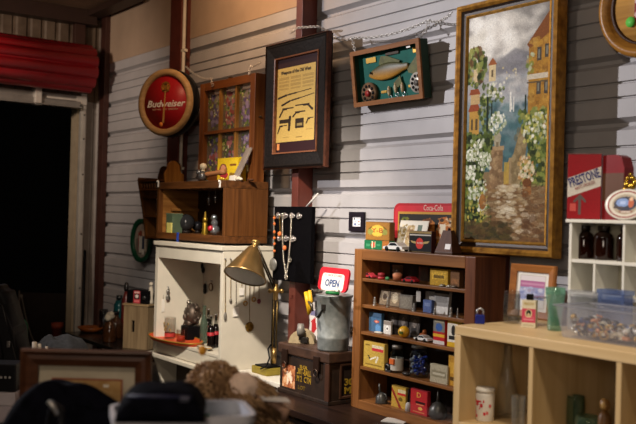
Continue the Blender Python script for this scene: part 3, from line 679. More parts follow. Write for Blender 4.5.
def chain(label, pts, Y, s=.02, Ys=None):
    path = []; q = [P3(x, y, (Ys[i] if Ys else Y)) for i, (x, y) in enumerate(pts)]
    for a, b in zip(q, q[1:]): path += sag(a, b, s)
    o = q[0]; solo('hanging_chain', label, 'chain', chain_mb([p-o for p in path]), CHM, o, group=None)
chain('white chain from the conduit across to the flowered window sash', [(188, 67), (213, 78.5), (214.5, 84)], -.15, .03, [-.12, -.2, -.225])
chain('short white chain from the window sash top right up to the wall', [(250.5, 74), (252, 66), (262, 62)], -.2, .01, [-.22, -.16, -.03])
chain('white chain wrapped around the red column above the weapons frame', [(292, 33), (300, 27.5), (320, 26.5), (329, 31)], -.14, .0, [-.03, -.13, -.13, -.03])
chain('white chain running from the weapons frame to the top of the fish shadow box', [(329, 31.5), (353, 38), (431, 20)], -.1, .03, [-.05, -.1, -.05])
chain('short white chain strand dropping to the left corner of the fish shadow box', [(353.5, 38.5), (356.5, 51)], -.1, .0, [-.1, -.12])
chain('bright steel chain rising from the fish shadow box to the gold painting frame', [(421, 37), (431, 21), (453, 13)], -.1, .02, [-.09, -.05, -.13])
# ------------------------------------------------------------------ carved shelf left of the box
YB_ = -.14; X1_ = _on(1, YB_, 186.5, 190).x
yf_ = fx(166, 190, X1_)[0]; X0_ = fy(139, 180, yf_)[0]; zt_ = fy(150, 177, yf_)[1]; zb_ = fy(152, 240, yf_)[1]
t = thing('carved_wall_shelf', 'small dark carved wooden wall shelf with a scrolled top behind the brown box', 'shelf', ((X0_+X1_)/2, YB_, zb_))
w, d, h = (X1_-X0_)/2, yf_-YB_, zt_-zb_
SW = wood('#5f3a18', '#3c220d', 'z', .4); SWX = wood('#5f3a18', '#3c220d', 'x', .4)
crest = [(-w+.02, 0), (w-.02, 0), (w-.02, h*.9), (w*.62, h+.05)] + [(w*.42+.06*math.cos(a), h+.07+.055*math.sin(a)) for a in [PI*k/8 for k in range(9)]] + [(w*.1, h+.03), (-w*.1, h+.04)] + \
        [(-w*.45+.075*math.cos(a), h+.055+.04*math.sin(a)) for a in [PI*k/8 for k in range(9)]] + [(-w*.85, h+.03), (-w+.02, h*.95)]
part('back_panel', MB().prism(crest, -.012, 0), SWX, t)
mrot = Matrix.Rotation(-PI/2, 4, 'Z') @ Matrix.Diagonal((-1, 1, 1, 1))
side = [(-.013, 0), (d*.55, 0), (d*.7, h*.4), (d, h*.95), (d*1.02, h+.015), (d*.96, h+.04)] + [(d*.58+d*.30*math.cos(a), h+.055+.065*math.sin(a)) for a in [PI*k/10 for k in range(11)]] + [(d*.2, h+.03), (-.013, h+.02)]
side2 = [(-.013, 0), (d*.55, 0), (d*.7, h*.4), (d, h*.95), (d*.98, h), (-.013, h)]
part('side_panel', MB().prism(side, 0, .02, Matrix.Translation((w-.02, 0, 0)) @ mrot), wood('#8a5a26', '#5f3a17', 'z', .4), t)
part('side_panel', MB().prism(side2, 0, .02, Matrix.Translation((-w, 0, 0)) @ mrot), SW, t)
for q, dd in ((.02, .55), (.36, .66), (.66, .80), (.93, .97)): part('shelf', MB().box(-w+.0205, w-.0205, d*dd, -.0125, h*q, h*q+.016), SWX, t)
for k in range(9):
    xx = -w+.05+(2*w-.1)*k/8
    part('spindle', MB().lathe([(0, 0), (.009, .002), (.006, .015), (.010, .03), (.006, .044), (0, .05)], (xx, d*.9, h*.81), 10), SW, t)
part('gallery_rail', MB().box(-w+.0205, w-.0205, d*.9-.01, d*.9+.01, h*.79, h*.81), SWX, t)
# ------------------------------------------------------------------ jewellery display board
Y0 = -.155
x0, x1, z0, z1 = rectY(((275, 206), (313.5, 207), (311, 282.5), (275, 281)), Y0)
W_, H_ = x1-x0, z1-z0
t = thing('jewellery_display_board', 'black velvet jewellery display board hanging on the red column', 'display board', ((x0+x1)/2, Y0, z0))
part('board', MB().box(-W_/2, W_/2, 0, .03, 0, H_, .003), plain('#0a090b', .8, 0, .3, 60), t)
part('hanging_strap', MB().rod((W_*.30, .02, H_), (W_*.55, .03, H_+.08), .006), plain('#c9c5c0', .5), t)
for j, (zz, n) in enumerate(((.875, 4), (.57, 3))):
    for k in range(n):
        xx = -W_/2+.055+k*.075+(.02 if j else 0)
        hk = part('hook', MB().torus((xx, -.008, H_*zz), .016, .006, (0, 1, 0), 14, 6).ball((xx, -.012, H_*zz), .009, 10, 6).torus((xx+.024, -.008, H_*zz), .010, .004, (0, 1, 0), 12, 5), plain('#a9a3a0', .25, .8, .3, 60), t)
bx, bz = t.location.x, t.location.z
def onb(px, py): p = P3(px, py, Y0); return Vector((p.x, Y0-.014, p.z))
def necklace(label, pts, mat, r=.0045, step=.010, orig=None):
    o = thing('necklace', label, 'necklace', pts[0]); mb = MB(); q = [p-pts[0] for p in pts]
    for a, b in zip(q, q[1:]):
        L = (b-a).length; n = max(1, int(L/step))
        for k in range(n): mb.ball(a.lerp(b, k/n), r, 6, 4)
    part('chain', mb, mat, o); return o
SIL = plain('#b9b2a6', .25, .85, .2, 50); BRS = plain('#9a7a3c', .3, .85, .2, 50); COR = plain('#d0703c', .4)
n1 = necklace('silver chain necklace in a long loop on the black jewellery board', [onb(*p) for p in ((286, 214), (286, 236), (287, 258), (289.5, 276), (292, 262), (294, 240), (295, 216))], SIL, .0075, .011)
part('loop_clasp', MB().torus(onb(289.5, 277)-Vector(n1.location), .014, .004, (0, 1, 0), 14, 6), SIL, n1); part('loop_clasp', MB().torus(onb(293.5, 260)-Vector(n1.location), .012, .004, (0, 1, 0), 14, 6), SIL, n1)
n2 = necklace('bead necklace with round silver medallion at the left edge of the black board', [onb(*p) for p in ((277.5, 216), (278, 240), (277, 258))], BRS, .004, .012)
for py in (218, 224, 232, 238, 244, 251): part('coral_bead', MB().ball(onb(277.7, py)-Vector(n2.location), .0095, 10, 6), COR, n2)
part('medallion', MB().lathe([(0, 0), (.040, 0), (.042, .004), (.036, .008), (0, .008)], (0, 0, 0), 24, mat=Matrix.Translation(onb(276.8, 264.5)-Vector(n2.location)) @ ax), plain('#8b8a86', .35, .7, .2, 40), n2)
n3 = necklace('short necklace with two orange beads in the middle of the black board', [onb(*p) for p in ((283, 216), (283.5, 230), (287, 246))], BRS, .005, .011)
for px_, py in ((284, 234), (289, 248)): part('orange_bead', MB().ball(onb(px_, py)-Vector(n3.location)-Vector((0, .008, 0)), .016, 12, 8, (1, .7, 1)), COR, n3)
# necklaces on the hutch side
def onh(px, py): y, z = fx(px, py, HXR); return Vector((HXR+.007, y, z))
for lab, px0, y0, y1, m_, pend in (
    ('thin gold chain with long grey pendant, nearest the open front of the white hutch', 226.2, 259, 313, BRS, 'bar'),
    ('thin chain with a small grey drop beside the long grey pendant chain', 231.6, 259, 299, BRS, 'drop'),
    ('chain with a white paper tag hanging on the side of the white hutch', 237, 259, 307, SIL, 'tag'),
    ('short chain with a little white tag under the brass lamp shade', 242.6, 262, 287, BRS, 'tag2'),
    ('short chain with gold drop earrings beside the little white tag', 246.5, 264, 301, BRS, 'ring'),
    ('gold chain with a round brass medallion on the side of the white hutch', 250.6, 264, 322, BRS, 'disc'),
    ('gold chain with a small gold oval pendant behind the lamp arm', 254.8, 264, 297, BRS, 'ring'),
    ('chain with a dark red drop pendant, nearest the back of the white hutch', 260, 264, 299, BRS, 'red')):
    o = necklace(lab, [onh(px0, y0), onh(px0, y1)], m_, .0032, .008); e = onh(px0, y1)-Vector(o.location)
    part('pin', MB().rod((-.007, 0, .002), (.008, 0, .002), .004, n=8), STEEL, o)
    mb = MB()
    if pend == 'bar': part('pendant', mb.ball(e-Vector((0, 0, .02)), .011, 10, 6, (.5, 1, 2.6)), plain('#8a857c', .4, .4), o)
    elif pend == 'drop': part('pendant', mb.ball(e-Vector((0, 0, .01)), .010, 10, 6, (.6, 1, 1.3)), plain('#7d776c', .4, .4), o)
    elif pend in ('tag', 'tag2'): part('paper_tag', mb.cbox(e-Vector((0, 0, .03)), (.003, .042, .058) if pend == 'tag' else (.003, .034, .045), .001), plain('#ece7df', .6), o)
    elif pend == 'ring': part('pendant', mb.torus(e-Vector((0, 0, .014)), .013, .004, (1, 0, 0), 14, 6), GOLD, o)
    elif pend == 'disc': part('medallion', mb.lathe([(0, 0), (.030, 0), (.032, .004), (.022, .008), (0, .006)], n=24, mat=Matrix.Translation(e-Vector((.004, 0, .03))) @ Matrix.Rotation(PI/2, 4, 'Y')), plain('#8a6a2a', .35, .8, .4, 60), o)
    else: part('pendant', mb.ball(e-Vector((0, 0, .014)), .014, 10, 6, (.6, 1, 1.2)), plain('#7a2a35', .3), o)
# ------------------------------------------------------------------ brass desk lamp
bx0, by0 = -4.60, -.275
LP = thing('brass_desk_lamp', 'brass desk lamp with a cone shade standing on the low white shelf', 'lamp', (bx0, by0, SZ), 0)
LB = Vector((bx0, by0, SZ)); BR = plain('#9a7c48', .3, .85, .2, 12); DB = plain('#5a4720', .35, .8, .2, 12)
part('base', MB().box(-.06, .115, -.05, .07, 0, .045, .006), plain('#93812f', .45, .3, .15, 20), LP, 'squared yellow brass base')
part('base_plate', MB().box(-.04, .10, -.04, .06, .0455, .054, .004), BLACKP, LP)
def lp(px, py, d): return ad(px, py, d)-LB
pb = lp(275.2, 364, 5.42); pj = lp(277.5, 291, 5.42); ps = lp(258, 246, 5.34)
dx = CR*.010
part('post', MB().rod(pb-dx, pj-dx, .005).rod(pb+dx, pj+dx, .005), DB, LP)
part('post_sleeve', MB().rod(lp(275.4, 363, 5.42), lp(275.7, 348, 5.42), .017, .015), BR, LP); part('post_sleeve', MB().rod(lp(277.0, 300, 5.42), lp(277.6, 284, 5.42), .015, .014), BR, LP)
part('arm', MB().rod(pj-dx*.7, ps-dx*.7, .006).rod(pj+dx*.7, ps+dx*.7, .006), plain('#2a2012', .35, .5), LP)
part('joint_knob', MB().rod(pj-CR*.035, pj+CR*.035, .009).ball(pj-CR*.035, .015).ball(pj+CR*.035, .015).ball(pj, .022), BR, LP)
A = (-CR*.28 - CU*.96)*math.cos(math.radians(25)) - CF*math.sin(math.radians(25)); A.normalize()
rc = lp(246.4, 276.8, 5.28); hS = .192; R0, R1 = .034, .130
M_ = Matrix.Translation(rc-A*hS) @ A.to_track_quat('Z', 'Y').to_matrix().to_4x4()
sh = part('shade', MB().lathe([(R0, 0), (R0+.012, .02), (R1, hS-.01), (R1+.003, hS), (R1, hS+.002), (R1-.004, hS-.004)], n=48, mat=M_), plain('#8f7348', .34, .8, .2, 8), LP)
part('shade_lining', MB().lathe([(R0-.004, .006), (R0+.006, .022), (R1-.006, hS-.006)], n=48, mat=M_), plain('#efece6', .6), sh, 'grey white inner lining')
part('shade_cap', MB().lathe([(0, -.052), (.026, -.05), (.028, -.036), (.018, -.03), (.022, -.012), (R0, .001), (0, .001)], n=24, mat=M_), BR, LP)
part('bulb', MB().ball(rc-A*(hS*.55), .028, 16, 10), plain('#b9b6b0', .2), LP)
co = [lp(262, 369, 5.40), lp(268, 366, 5.36), lp(271, 358, 5.38), lp(269.5, 349, 5.40), lp(272, 345, 5.42), lp(275.5, 346, 5.46)]
part('cord', MB().tube(co, .005, 8), BLACKP, LP)
# ------------------------------------------------------------------ ammunition crate and what stands on it
ax_, ay_ = fz(329.4, 406.4, ZB); al, _z = fy(279, 388, ay_); az = fy(329.4, 353, ay_)[1]
CL, CHh, CDp = ax_-al, az-ZB, .27
t = thing('ammunition_crate', 'dark brown ammunition crate with yellow stencilled lettering on the bench', 'crate', ((ax_+al)/2, ay_+CDp/2, ZB))
AM = plain('#33241a', .5, .15, .3, 14, .1, '#1f150f'); w, d = CL/2, CDp/2
part('body', MB().box(-w+.008, w-.008, -d+.008, d-.008, 0, CHh-.06, .006), AM, t)
part('base_skirt', MB().box(-w, w, -d, d, 0, .022, .004), AM, t)
part('lid', MB().box(-w-.004, w+.004, -d-.004, d+.004, CHh-.058, CHh, .008), plain('#402b1f', .5, .1, .35, 18, .1), t)
part('corner_strap', MB().box(w-.035, w, -d, -d+.01, .0225, CHh-.06, .002), plain('#452a1d', .45, .2, .2), t)
for xx in (-w+.08, w-.10):
    lt = part('latch', MB().box(xx-.025, xx+.025, -d-.016, -d-.0045, CHh-.11, CHh-.03, .003), plain('#33221a', .4, .5), t)
    part('latch_loop', MB().torus((xx, -d-.016, CHh-.12), .02, .004, (0, 1, 0), 14, 6), plain('#4a382c', .35, .6), lt)
YL = plain('#957620', .6, 0, .25, 60)
text('stencil', '30 CAL', .026, YL, t, (-.0, -d+.0075, CHh*.60), width=.075, bold=.001)
text('stencil', '.30T-BALL', .046, YL, t, (.005, -d+.0075, CHh*.50), width=.135, bold=.001)
text('stencil', 'M 2  CTN', .046, YL, t, (.005, -d+.0075, CHh*.36), width=.135, bold=.001)
text('stencil', 'LOT', .03, plain('#6b5418', .6), t, (-.015, -d+.0075, CHh*.19), width=.07, bold=.0005)
cv = Cv(24, 24, '#a8623a', 4).dabs(120, 0, 0, 1, 1, ['#c98a5a', '#7a3a24', '#e0b890', '#b5704a', '#8a4a30'], .05, .14, 1, .7).dabs(10, .3, .2, .7, .7, ['#efdcc2'], .05, .1, 1.6, .8)
prnt('picture_label', cv, .125, .13, t, (-w+.10, -d+.0072, .035), label='square orange picture label')
hm = Matrix.Rotation(PI/2, 4, 'Z')
part('end_panel', MB().sweep(.17, .19, [(0, .0005), (0, -.008), (.010, -.008), (.014, .0005)], 0), plain('#4d3324', .4, .3), t, None, (w-.008, .03, .03), (0, 0, PI/2))
text('end_stencil', '30T', .05, YL, t, (w-.0075, .03, .115), PI/2, width=.10, bold=.002)
text('end_stencil', 'M 2', .05, YL, t, (w-.0075, .03, .07), PI/2, width=.10, bold=.002)
CT = az
# galvanised bucket
px_, py_ = fz(334.5, 350, CT); q = Vector((px_, py_, CT)); s = mpp(q)
r1, r0, hb = 17.6*s, 15.5*s, 55*s
q.y = max(py_, ay_+r0-.03); s = mpp(q)
ZN = plain('#999d9b', .5, .35, .22, 22, .05, '#6f7573')
B = thing('galvanised_bucket', 'round galvanised metal bucket on top of the ammunition crate', 'bucket', q)
part('body', MB().lathe([(0, .004), (r0-.006, .004), (r0, 0), (r0, .012), (r0*1.01, .014), (r0+(r1-r0)*.25, hb*.22), (r0+(r1-r0)*.25+.003, hb*.24), (r0+(r1-r0)*.28, hb*.26), (r1, hb-.012), (r1+.005, hb-.008), (r1+.004, hb), (r1-.004, hb-.002), (r1-.006, hb-.02), (r0-.006, .01), (0, .01)], n=40), ZN, B)
part('lid', MB().lathe([(0, hb+.012), (r1*.5, hb+.01), (r1*.92, hb+.004), (r1+.008, hb+.001), (r1+.006, hb-.004), (0, hb-.003)], n=40), plain('#7d8280', .45, .5, .2), B)
ha = []
for k in range(9): a = -2.55+k*.16; ha.append((r1*1.03*math.cos(a+.0), r1*1.03*math.sin(a), hb*.80-.06*math.sin(PI*k/8)))
part('handle', MB().tube(ha, .0045, 8), plain('#4a4a48', .4, .7), B)
part('handle_ear', MB().cbox(Vector(ha[0])*1.0, (.02, .02, .05), .004), plain('#3b3a38', .4, .6), B); part('handle_ear', MB().cbox(Vector(ha[-1]), (.02, .02, .03), .004), plain('#3b3a38', .4, .6), B)
BT = Vector(B.location)+Vector((0, 0, hb+.0125)); bs = mpp(BT)
# things on the bucket lid
t = thing('red_rimmed_tin_tray', 'small red rimmed white tin tray with blue lettering leaning behind the bucket lid', 'tray', (BT.x-.095, BT.y+.05, BT.z+.000), (math.radians(-10), 0, 0))
def rr(w, h, r, n=6):
    o = []
    for cx_, cz_, a0 in ((w/2-r, r, -PI/2), (w/2-r, h-r, 0), (-w/2+r, h-r, PI/2), (-w/2+r, r, PI)):
        for k in range(n+1): a = a0+PI/2*k/n; o.append((cx_+r*math.cos(a), cz_+r*math.sin(a)))
    return o
TW = fy(347, 280, BT.y)[0]-fy(317.5, 280, BT.y)[0]; TH = 24*bs
part('tray_rim', MB().prism(rr(TW, TH, .03), 0, .012), plain('#b5202c', .35), t, 'red rim')
fcx = part('tray_face', MB().prism([(x*.76, z*.74+TH*.01) for x, z in rr(TW, TH, .03)], -.002, .001), plain('#dcd8cf', .4), t, 'white printed face')
text('tray_lettering', 'OPEN', .055, plain('#3a4f77', .5), fcx, (0, -.0025, TH*.32), width=TW*.48, bold=.002)
text('tray_small_lettering', 'ST NICK STORES', .018, plain('#6a3a38', .5), fcx, (0, -.0025, TH*.66), width=TW*.6)
solo('wire_tangle', 'tangle of grey wire lying on the left of the bucket lid', 'wire', chain_mb([Vector((.0, 0, .008)), Vector((.05, -.03, .009)), Vector((.09, .0, .008)), Vector((.04, .03, .009))], .012, .006, .0016), plain('#6f6a62', .4, .5), BT+Vector((-.13, -.06, 0)))
solo('white_plastic_piece', 'white rounded plastic piece lying on the right of the bucket lid', 'plastic piece', MB().tube([(0, 0, .014), (.03, .01, .02), (.07, .015, .026), (.10, .01, .016)], [.012, .014, .013, .01], 10), plain('#cfcac0', .4), BT+Vector((.015, -.07, 0)))
solo('green_strap', 'short green strap piece at the right edge of the bucket lid', 'strap', MB().tube([(0, 0, .01), (.04, .0, .012), (.07, .03, .01)], .009, 8), plain('#1f6a35', .5), BT+Vector((.075, -.11, 0)))
# yellow tool hanging on the bucket rim
P = ad(309.5, 296, dep(B.location)-.08)
t = thing('yellow_pliers', 'pair of yellow handled pliers hooked over the left side of the bucket', 'pliers', P)
part('handle', MB().tube([(-.02, 0, .02), (0, 0, -.03), (.012, 0, -.10)], [.012, .014, .008], 10), plain('#c79a1e', .4), t)
part('handle', MB().tube([(.005, .006, .03), (.02, .006, -.02), (.016, .004, -.09)], [.009, .011, .008], 10), plain('#d0a22a', .4), t)
part('jaw', MB().tube([(.012, 0, -.03), (.05, -.01, -.045), (.06, -.01, -.075)], [.010, .008, .005], 8), plain('#4f4a42', .35, .7), t)
# half round stone wheel with a handle
px_, py_ = fz(301, 346, CT); q = Vector((px_, ay_+.10, CT)); q.x = fy(304, 335, q.y)[0]; s = mpp(q); r = 13*s
t = thing('half_round_stone', 'pale half round stone with a grey grip handle on the ammunition crate', 'stone', q, .75)
hp = [(r*math.cos(a), r*1.02*math.sin(a)) for a in [PI*k/20 for k in range(21)]]
part('stone', MB().prism(hp, -.03, .05), plain('#a08f70', .7, 0, .18, 30, .2), t)
part('grip', MB().tube([(-.003, -.05, r*.62), (.0, -.055, r*1.0), (-.002, -.05, r*1.55)], [.018, .024, .017], 12), plain('#77736c', .5, .2), t)
part('bracket', MB().cbox((.022, -.045, r*.30), (.04, .025, r*.45), .004).cbox((.0, -.04, r*.55), (.02, .02, .04), .003), plain('#1c1815', .45, .4), t)
q = Vector((fy(315, 330, ay_+.23)[0], ay_+.23, CT))
t = thing('striped_packet', 'red and white striped packet standing between the bucket and the red column', 'packet', q)
part('sleeve', MB().box(-.04, .04, 0, .02, 0, .22, .002), plain('#b9b3b0', .5), t)
prnt('print', Cv(12, 26, '#c9c3c0', 2).poly([(.3, .1), (.9, .3), (.7, .62), (.2, .5)], '#a8282c').rect(.1, .65, .9, .8, '#6f6a88').rect(.2, .02, .8, .1, '#4a4f6a'), .078, .215, t, (0, -.0006, .002))
# ================================================================== SMALL THINGS
def carton(name, label, cat, xl, xr, yt, z, Y, dpt, col, cv=None, group=None, lean=0., rough=.5, bev=.0015, word=None, pname='print'):
    ym = yt+8; x0, x1 = fy(xl, ym, Y)[0], fy(xr, ym, Y)[0]; h = fy((xl+xr)/2, yt, Y)[1]-z; w = x1-x0
    o = thing(name, label, cat, ((x0+x1)/2, Y, z), (lean, 0, 0), group)
    part('case', MB().box(-w/2, w/2, 0, dpt, 0, h, bev), plain(col, rough) if isinstance(col, str) else col, o)
    if cv is not None: prnt(pname, cv, w*.97, h*.97, o, (0, -.0007, h*.015), rough=rough)
    for wd in (word or []):
        s_, zz, sz, c_, wf = wd; text('lettering', s_, sz*h, plain(c_, .5), o, (0, -.0012, h*zz), width=w*wf, ext=.0002)
    o['_w'] = w; o['_h'] = h
    return o
def strip(o):
    for k in ('_w', '_h'):
        if k in o: del o[k]
def stand(xm, yb_z, Y):
    return None
def at_shelf(px, py, z, Y):
    return Vector((fy(px, py, Y)[0], Y, z))
def toy_car(label, px, z, Y, L, col, rot=0., group='toy cars in the display cabinet'):
    o = thing('toy_car', label, 'toy car', at_shelf(px, 275, z, Y), rot, group)
    k = L/2; hh = L*.135
    b_ = [(-k, hh*.5), (-k*.96, hh*1.1), (-k*.5, hh*1.35), (-k*.22, hh*2.2), (k*.32, hh*2.25), (k*.62, hh*1.45), (k*.97, hh*1.25), (k, hh*.55)]
    part('body', MB().prism(b_, -L*.20, L*.20), plain(col, .25), o)
    part('glazing', MB().prism([(-k*.42, hh*1.4), (-k*.18, hh*2.08), (k*.28, hh*2.1), (k*.52, hh*1.45)], -L*.205, L*.205), plain('#23262b', .15), o)
    for sx in (-.58, .58):
        for sy in (-1, 1): part('wheel', MB().rod((sx*k, sy*L*.16, hh*.62), (sx*k, sy*L*.215, hh*.62), hh*.62, n=14), plain('#191919', .5), o)
    return o
YI = CYF+.05
S1, S2, S3, S4, S5 = SH
TOP = CZ1
# --- first shelf
toy_car('pink red toy car at the left end of the top shelf of the display cabinet', 370.5, S1, YI, .095, '#c4404c')
t = thing('red_tin', 'small red round tin beside the pink red toy car', 'tin', at_shelf(383, 275, S1, YI)); s = mpp(t.location)
part('tin', MB().lathe([(0, 0), (3.6*s, 0), (3.8*s, 3*s), (0, 3*s)], n=20), plain('#a8343a', .35), t); part('lid', MB().lathe([(0, 3*s), (3.9*s, 3*s), (3.5*s, 6.4*s), (0, 7*s)], n=20), plain('#8a2a30', .35), t)
solo('green_trinket', 'tiny green trinket on the top cabinet shelf', 'trinket', MB().ball((0, 0, .010), .010, 10, 6, (1.5, 1, 1)), plain('#3f7a4a', .4), at_shelf(389, 276, S1, YI-.02))
t = thing('glass_tumbler', 'clear tumbler with a peach coloured base on the top cabinet shelf', 'glass', at_shelf(399, 275, S1, YI)); s = mpp(t.location)
part('tumbler', MB().lathe([(4.6*s, .001), (5.6*s, 16*s), (5.4*s, 16*s), (4.4*s, .004)], n=24), glass('#dfe3e6', .97), t); part('filling', MB().lathe([(0, .005), (4.3*s, .005), (4.9*s, 7*s), (3*s, 8.5*s), (0, 8*s)], n=20), plain('#d98a63', .5), t)
toy_car('long dark red toy car lying right of the peach tumbler', 412.5, S1, YI, .10, '#a3262c')
t = thing('glass_tumbler', 'small plain clear glass left of the yellow tin on the top cabinet shelf', 'glass', at_shelf(425, 275, S1, YI+.01)); s = mpp(t.location)
part('tumbler', MB().lathe([(0, .002), (4.4*s, .002), (5*s, 17*s), (4.8*s, 17*s), (4.2*s, .006), (0, .006)], n=24), glass('#dfe3e6', .97), t)
o = carton('yellow_tin', 'yellow tin box on the top shelf of the display cabinet', 'tin', 431.5, 449.5, 269, S1, YI, .03, '#a9842c', Cv(20, 16, '#b08a2e').rect(.08, .35, .92, .8, '#c79f3a').rect(.2, .45, .8, .6, '#6b5420').noise(.08))
o = carton('brown_cardboard_box', 'brown box at the right end of the top cabinet shelf', 'box', 452, 461, 270, S1, YI, .03, '#5f4128', Cv(12, 20, '#6b4a2e').rect(.1, .2, .9, .5, '#8a5f3a').noise(.1))
for i, (px, c) in enumerate(((444, '#8f8a80'), (451, '#a59f92'), (456, '#7d7468'))):
    solo('silver_brooch', ['oval silver brooch lying in front of the yellow tin', 'pale silver brooch lying between the yellow tin and the brown box', 'dull silver brooch lying in front of the brown box'][i], 'brooch',
         MB().ball((0, 0, .006), .014, 12, 6, (1.3, .8, .45)).torus((0, 0, .004), .016, .003, (0, 0, 1), 16, 5), plain(c, .3, .8), at_shelf(px, 284, S1, CYF+.03), group='brooches on the top shelf')
# --- second shelf
pw = plain('#b9b7b2', .3, .75, .2, 60)
FIGL = ['small pewter figure at the left end of the second cabinet shelf', 'pewter figure in front of the tan twin portrait card', 'pewter figure in front of the grey square tin', 'low pewter figure before the blue box', 'tall pewter figure right of the white and grey book', 'slim pewter figure at the right end of the second shelf']
for i, (px, hh, wf) in enumerate(((376, 9, 1), (389, 11, .8), (415.5, 8.5, 1.2), (436.5, 7, 1.1), (452.5, 10, 1.2), (462, 10, .6))):
    t = thing('pewter_figurine', FIGL[i], 'figurine', at_shelf(min(px, 459.3), 308, S2, CYF+.03), rnd.uniform(-.4, .4), 'pewter figures on the second shelf'); s = mpp(t.location)
    part('base', MB().lathe([(0, 0), (2*s*wf, 0), (2*s*wf, 1*s), (0, 1*s)], n=14), pw, t)
    part('figure', MB().lathe([(0, 1*s), (1.3*s*wf, 1*s), (1.6*s*wf, hh*.35*s), (.8*s*wf, hh*.5*s), (1.5*s*wf, hh*.62*s), (.6*s*wf, hh*.78*s), (.9*s*wf, hh*.88*s), (0, hh*s)], n=12), pw, t)
cv = Cv(30, 26, '#4a3f34').rect(.04, .05, .48, .95, '#7a6a55').rect(.52, .05, .96, .95, '#7a6a55').ell(.26, .55, .16, .3, '#a3937a').ell(.74, .5, .16, .3, '#b3a488').ell(.26, .5, .1, .2, '#5a4a3a').ell(.74, .5, .12, .16, '#cfc2a4').noise(.08)
carton('twin_portrait_card', 'tan card with two oval portraits on the second cabinet shelf', 'card', 380, 401.5, 288.5, S2, YI+.03, .012, '#4a3f34', cv, lean=math.radians(-8))
carton('grey_square_tin', 'grey square tin on the second cabinet shelf', 'tin', 401, 414, 295, S2, YI+.01, .03, plain('#6a655c', .4, .4), Cv(16, 16, '#726c62').rect(.1, .1, .9, .9, '#7d776b').noise(.06), bev=.004)
t = thing('hanging_price_tag', 'small white tag hanging under the top cabinet shelf', 'tag', at_shelf(420, 290, S1-.0165, YI)); s = mpp(t.location)
part('tag', MB().box(-.016, .016, 0, .002, -.075, -.02, .0005), plain('#a9a49c', .6), t); part('string', MB().rod((0, 0, -.02), (0, 0, 0), .0012, n=6), plain('#7d776c', .6), t)
carton('blue_small_box', 'small blue box in front of the white and grey book', 'box', 424.5, 433, 300, S2, YI, .025, '#4a5a86', Cv(12, 14, '#52638f').rect(.15, .5, .85, .8, '#7483a8').noise(.06))
carton('white_card_box', 'off white card box behind the small blue box', 'box', 427, 436, 291.5, S2, YI+.035, .02, '#8f8b84', Cv(12, 16, '#98948c').rect(.1, .2, .9, .35, '#6f6a64').noise(.06))
carton('white_and_grey_book', 'white and grey book with a dark top edge leaning on the second shelf', 'book', 434.5, 449.5, 291, S2, YI+.015, .018, '#8a8782', Cv(20, 28, '#8d8a86').rect(0, .9, 1, 1, '#2f2a26').rect(0, 0, 1, .32, '#c9c6c0').rect(.1, .5, .9, .8, '#75726e').noise(.05), lean=math.radians(-6))
# --- third shelf
o = carton('blue_box', 'blue box with a small red emblem on the third cabinet shelf', 'box', 370.5, 383, 312.5, S3, YI, .02, '#3f607d', Cv(22, 30, '#46688a').rect(.0, .8, 1, 1, '#587898').ell(.62, .55, .2, .07, '#c0553f').ell(.62, .55, .1, .04, '#e0a08a').ell(.75, .2, .22, .22, '#5f8fc0').noise(.05))
carton('dog_card', 'small white card with a dog face beside the blue box', 'card', 385, 392.5, 321, S3, CYF+.05, .01, '#b9b5ae', Cv(16, 24, '#cfccc6').rect(0, .7, 1, 1, '#8a8078').ell(.5, .45, .22, .2, '#efece6').ell(.5, .42, .1, .1, '#3f3a38').noise(.04))
DG = ['dark tintype photo card standing behind the dog card', 'dark grey portrait photo card behind the yellow ball', 'dark photo card right of the yellow ball']
for i, (a_, b_, yt) in enumerate(((387, 398, 311), (398.5, 408.5, 312), (409.5, 420.5, 314))):
    carton('photo_card', DG[i], 'photo', a_, b_, yt, S3, YI+.035, .004, '#2f2a27', Cv(16, 24, '#3a3431', i).rect(.12, .1, .88, .9, '#4d4640').ell(.5, .6, .2, .18, '#7a7068').rect(.25, .12, .75, .42, '#2c2826').noise(.1), group='dark photo cards on the third shelf', lean=math.radians(-7))
t = thing('yellow_ball', 'yellow ball with a dark green label on the third cabinet shelf', 'ball', at_shelf(405.5, 330, S3, YI-.01)); s = mpp(t.location); r = 5.9*s
part('ball', MB().ball((0, 0, r), r, 24, 16), plain('#c9981f', .3), t)
part('label_band', MB().lathe([(r*1.004, -.3*r), (r*1.01, 0), (r*1.004, .3*r)], (0, 0, 0), 24, mat=Matrix.Translation((.0, 0, r)) @ Matrix.Diagonal((.96, .96, .8, 1))) if False else MB().cbox((r*.3, -r*.93, r*.95), (r*.9, r*.15, r*.45), .002), plain('#45501f', .4), t)
solo('orange_trinket', 'dark orange carved trinket behind the white toy car', 'trinket', MB().ball((0, 0, .018), .018, 12, 8, (1.6, .8, 1)).ball((.008, 0, .04), .012, 10, 8), plain('#8a4a1f', .4, 0, .3, 40), at_shelf(425, 330, S3, YI+.03))
toy_car('white toy car on the third shelf of the display cabinet', 426.5, S3, CYF+.045, .10, '#d9d6d0')
solo('white_shell', 'flat white shell lying in front of the blue box', 'shell', MB().ball((0, 0, .005), .022, 14, 6, (1.5, .7, .28)), plain('#c2bbae', .5), at_shelf(380, 330, S3, CYF+.03))
carton('striped_oil_box', 'red yellow and blue striped box on the third cabinet shelf', 'box', 434.8, 446.5, 319, S3, YI-.02, .03, '#a8262c', Cv(20, 34, '#77746a').rect(0, 0, 1, .16, '#c9c2bc').rect(0, .16, 1, .42, '#b8242c').rect(0, .3, 1, .42, '#d9a830').rect(0, .42, 1, .5, '#a8262c').ell(.5, .68, .3, .16, '#3f5f9a').rect(.1, .88, .9, .96, '#a59a80').noise(.04))
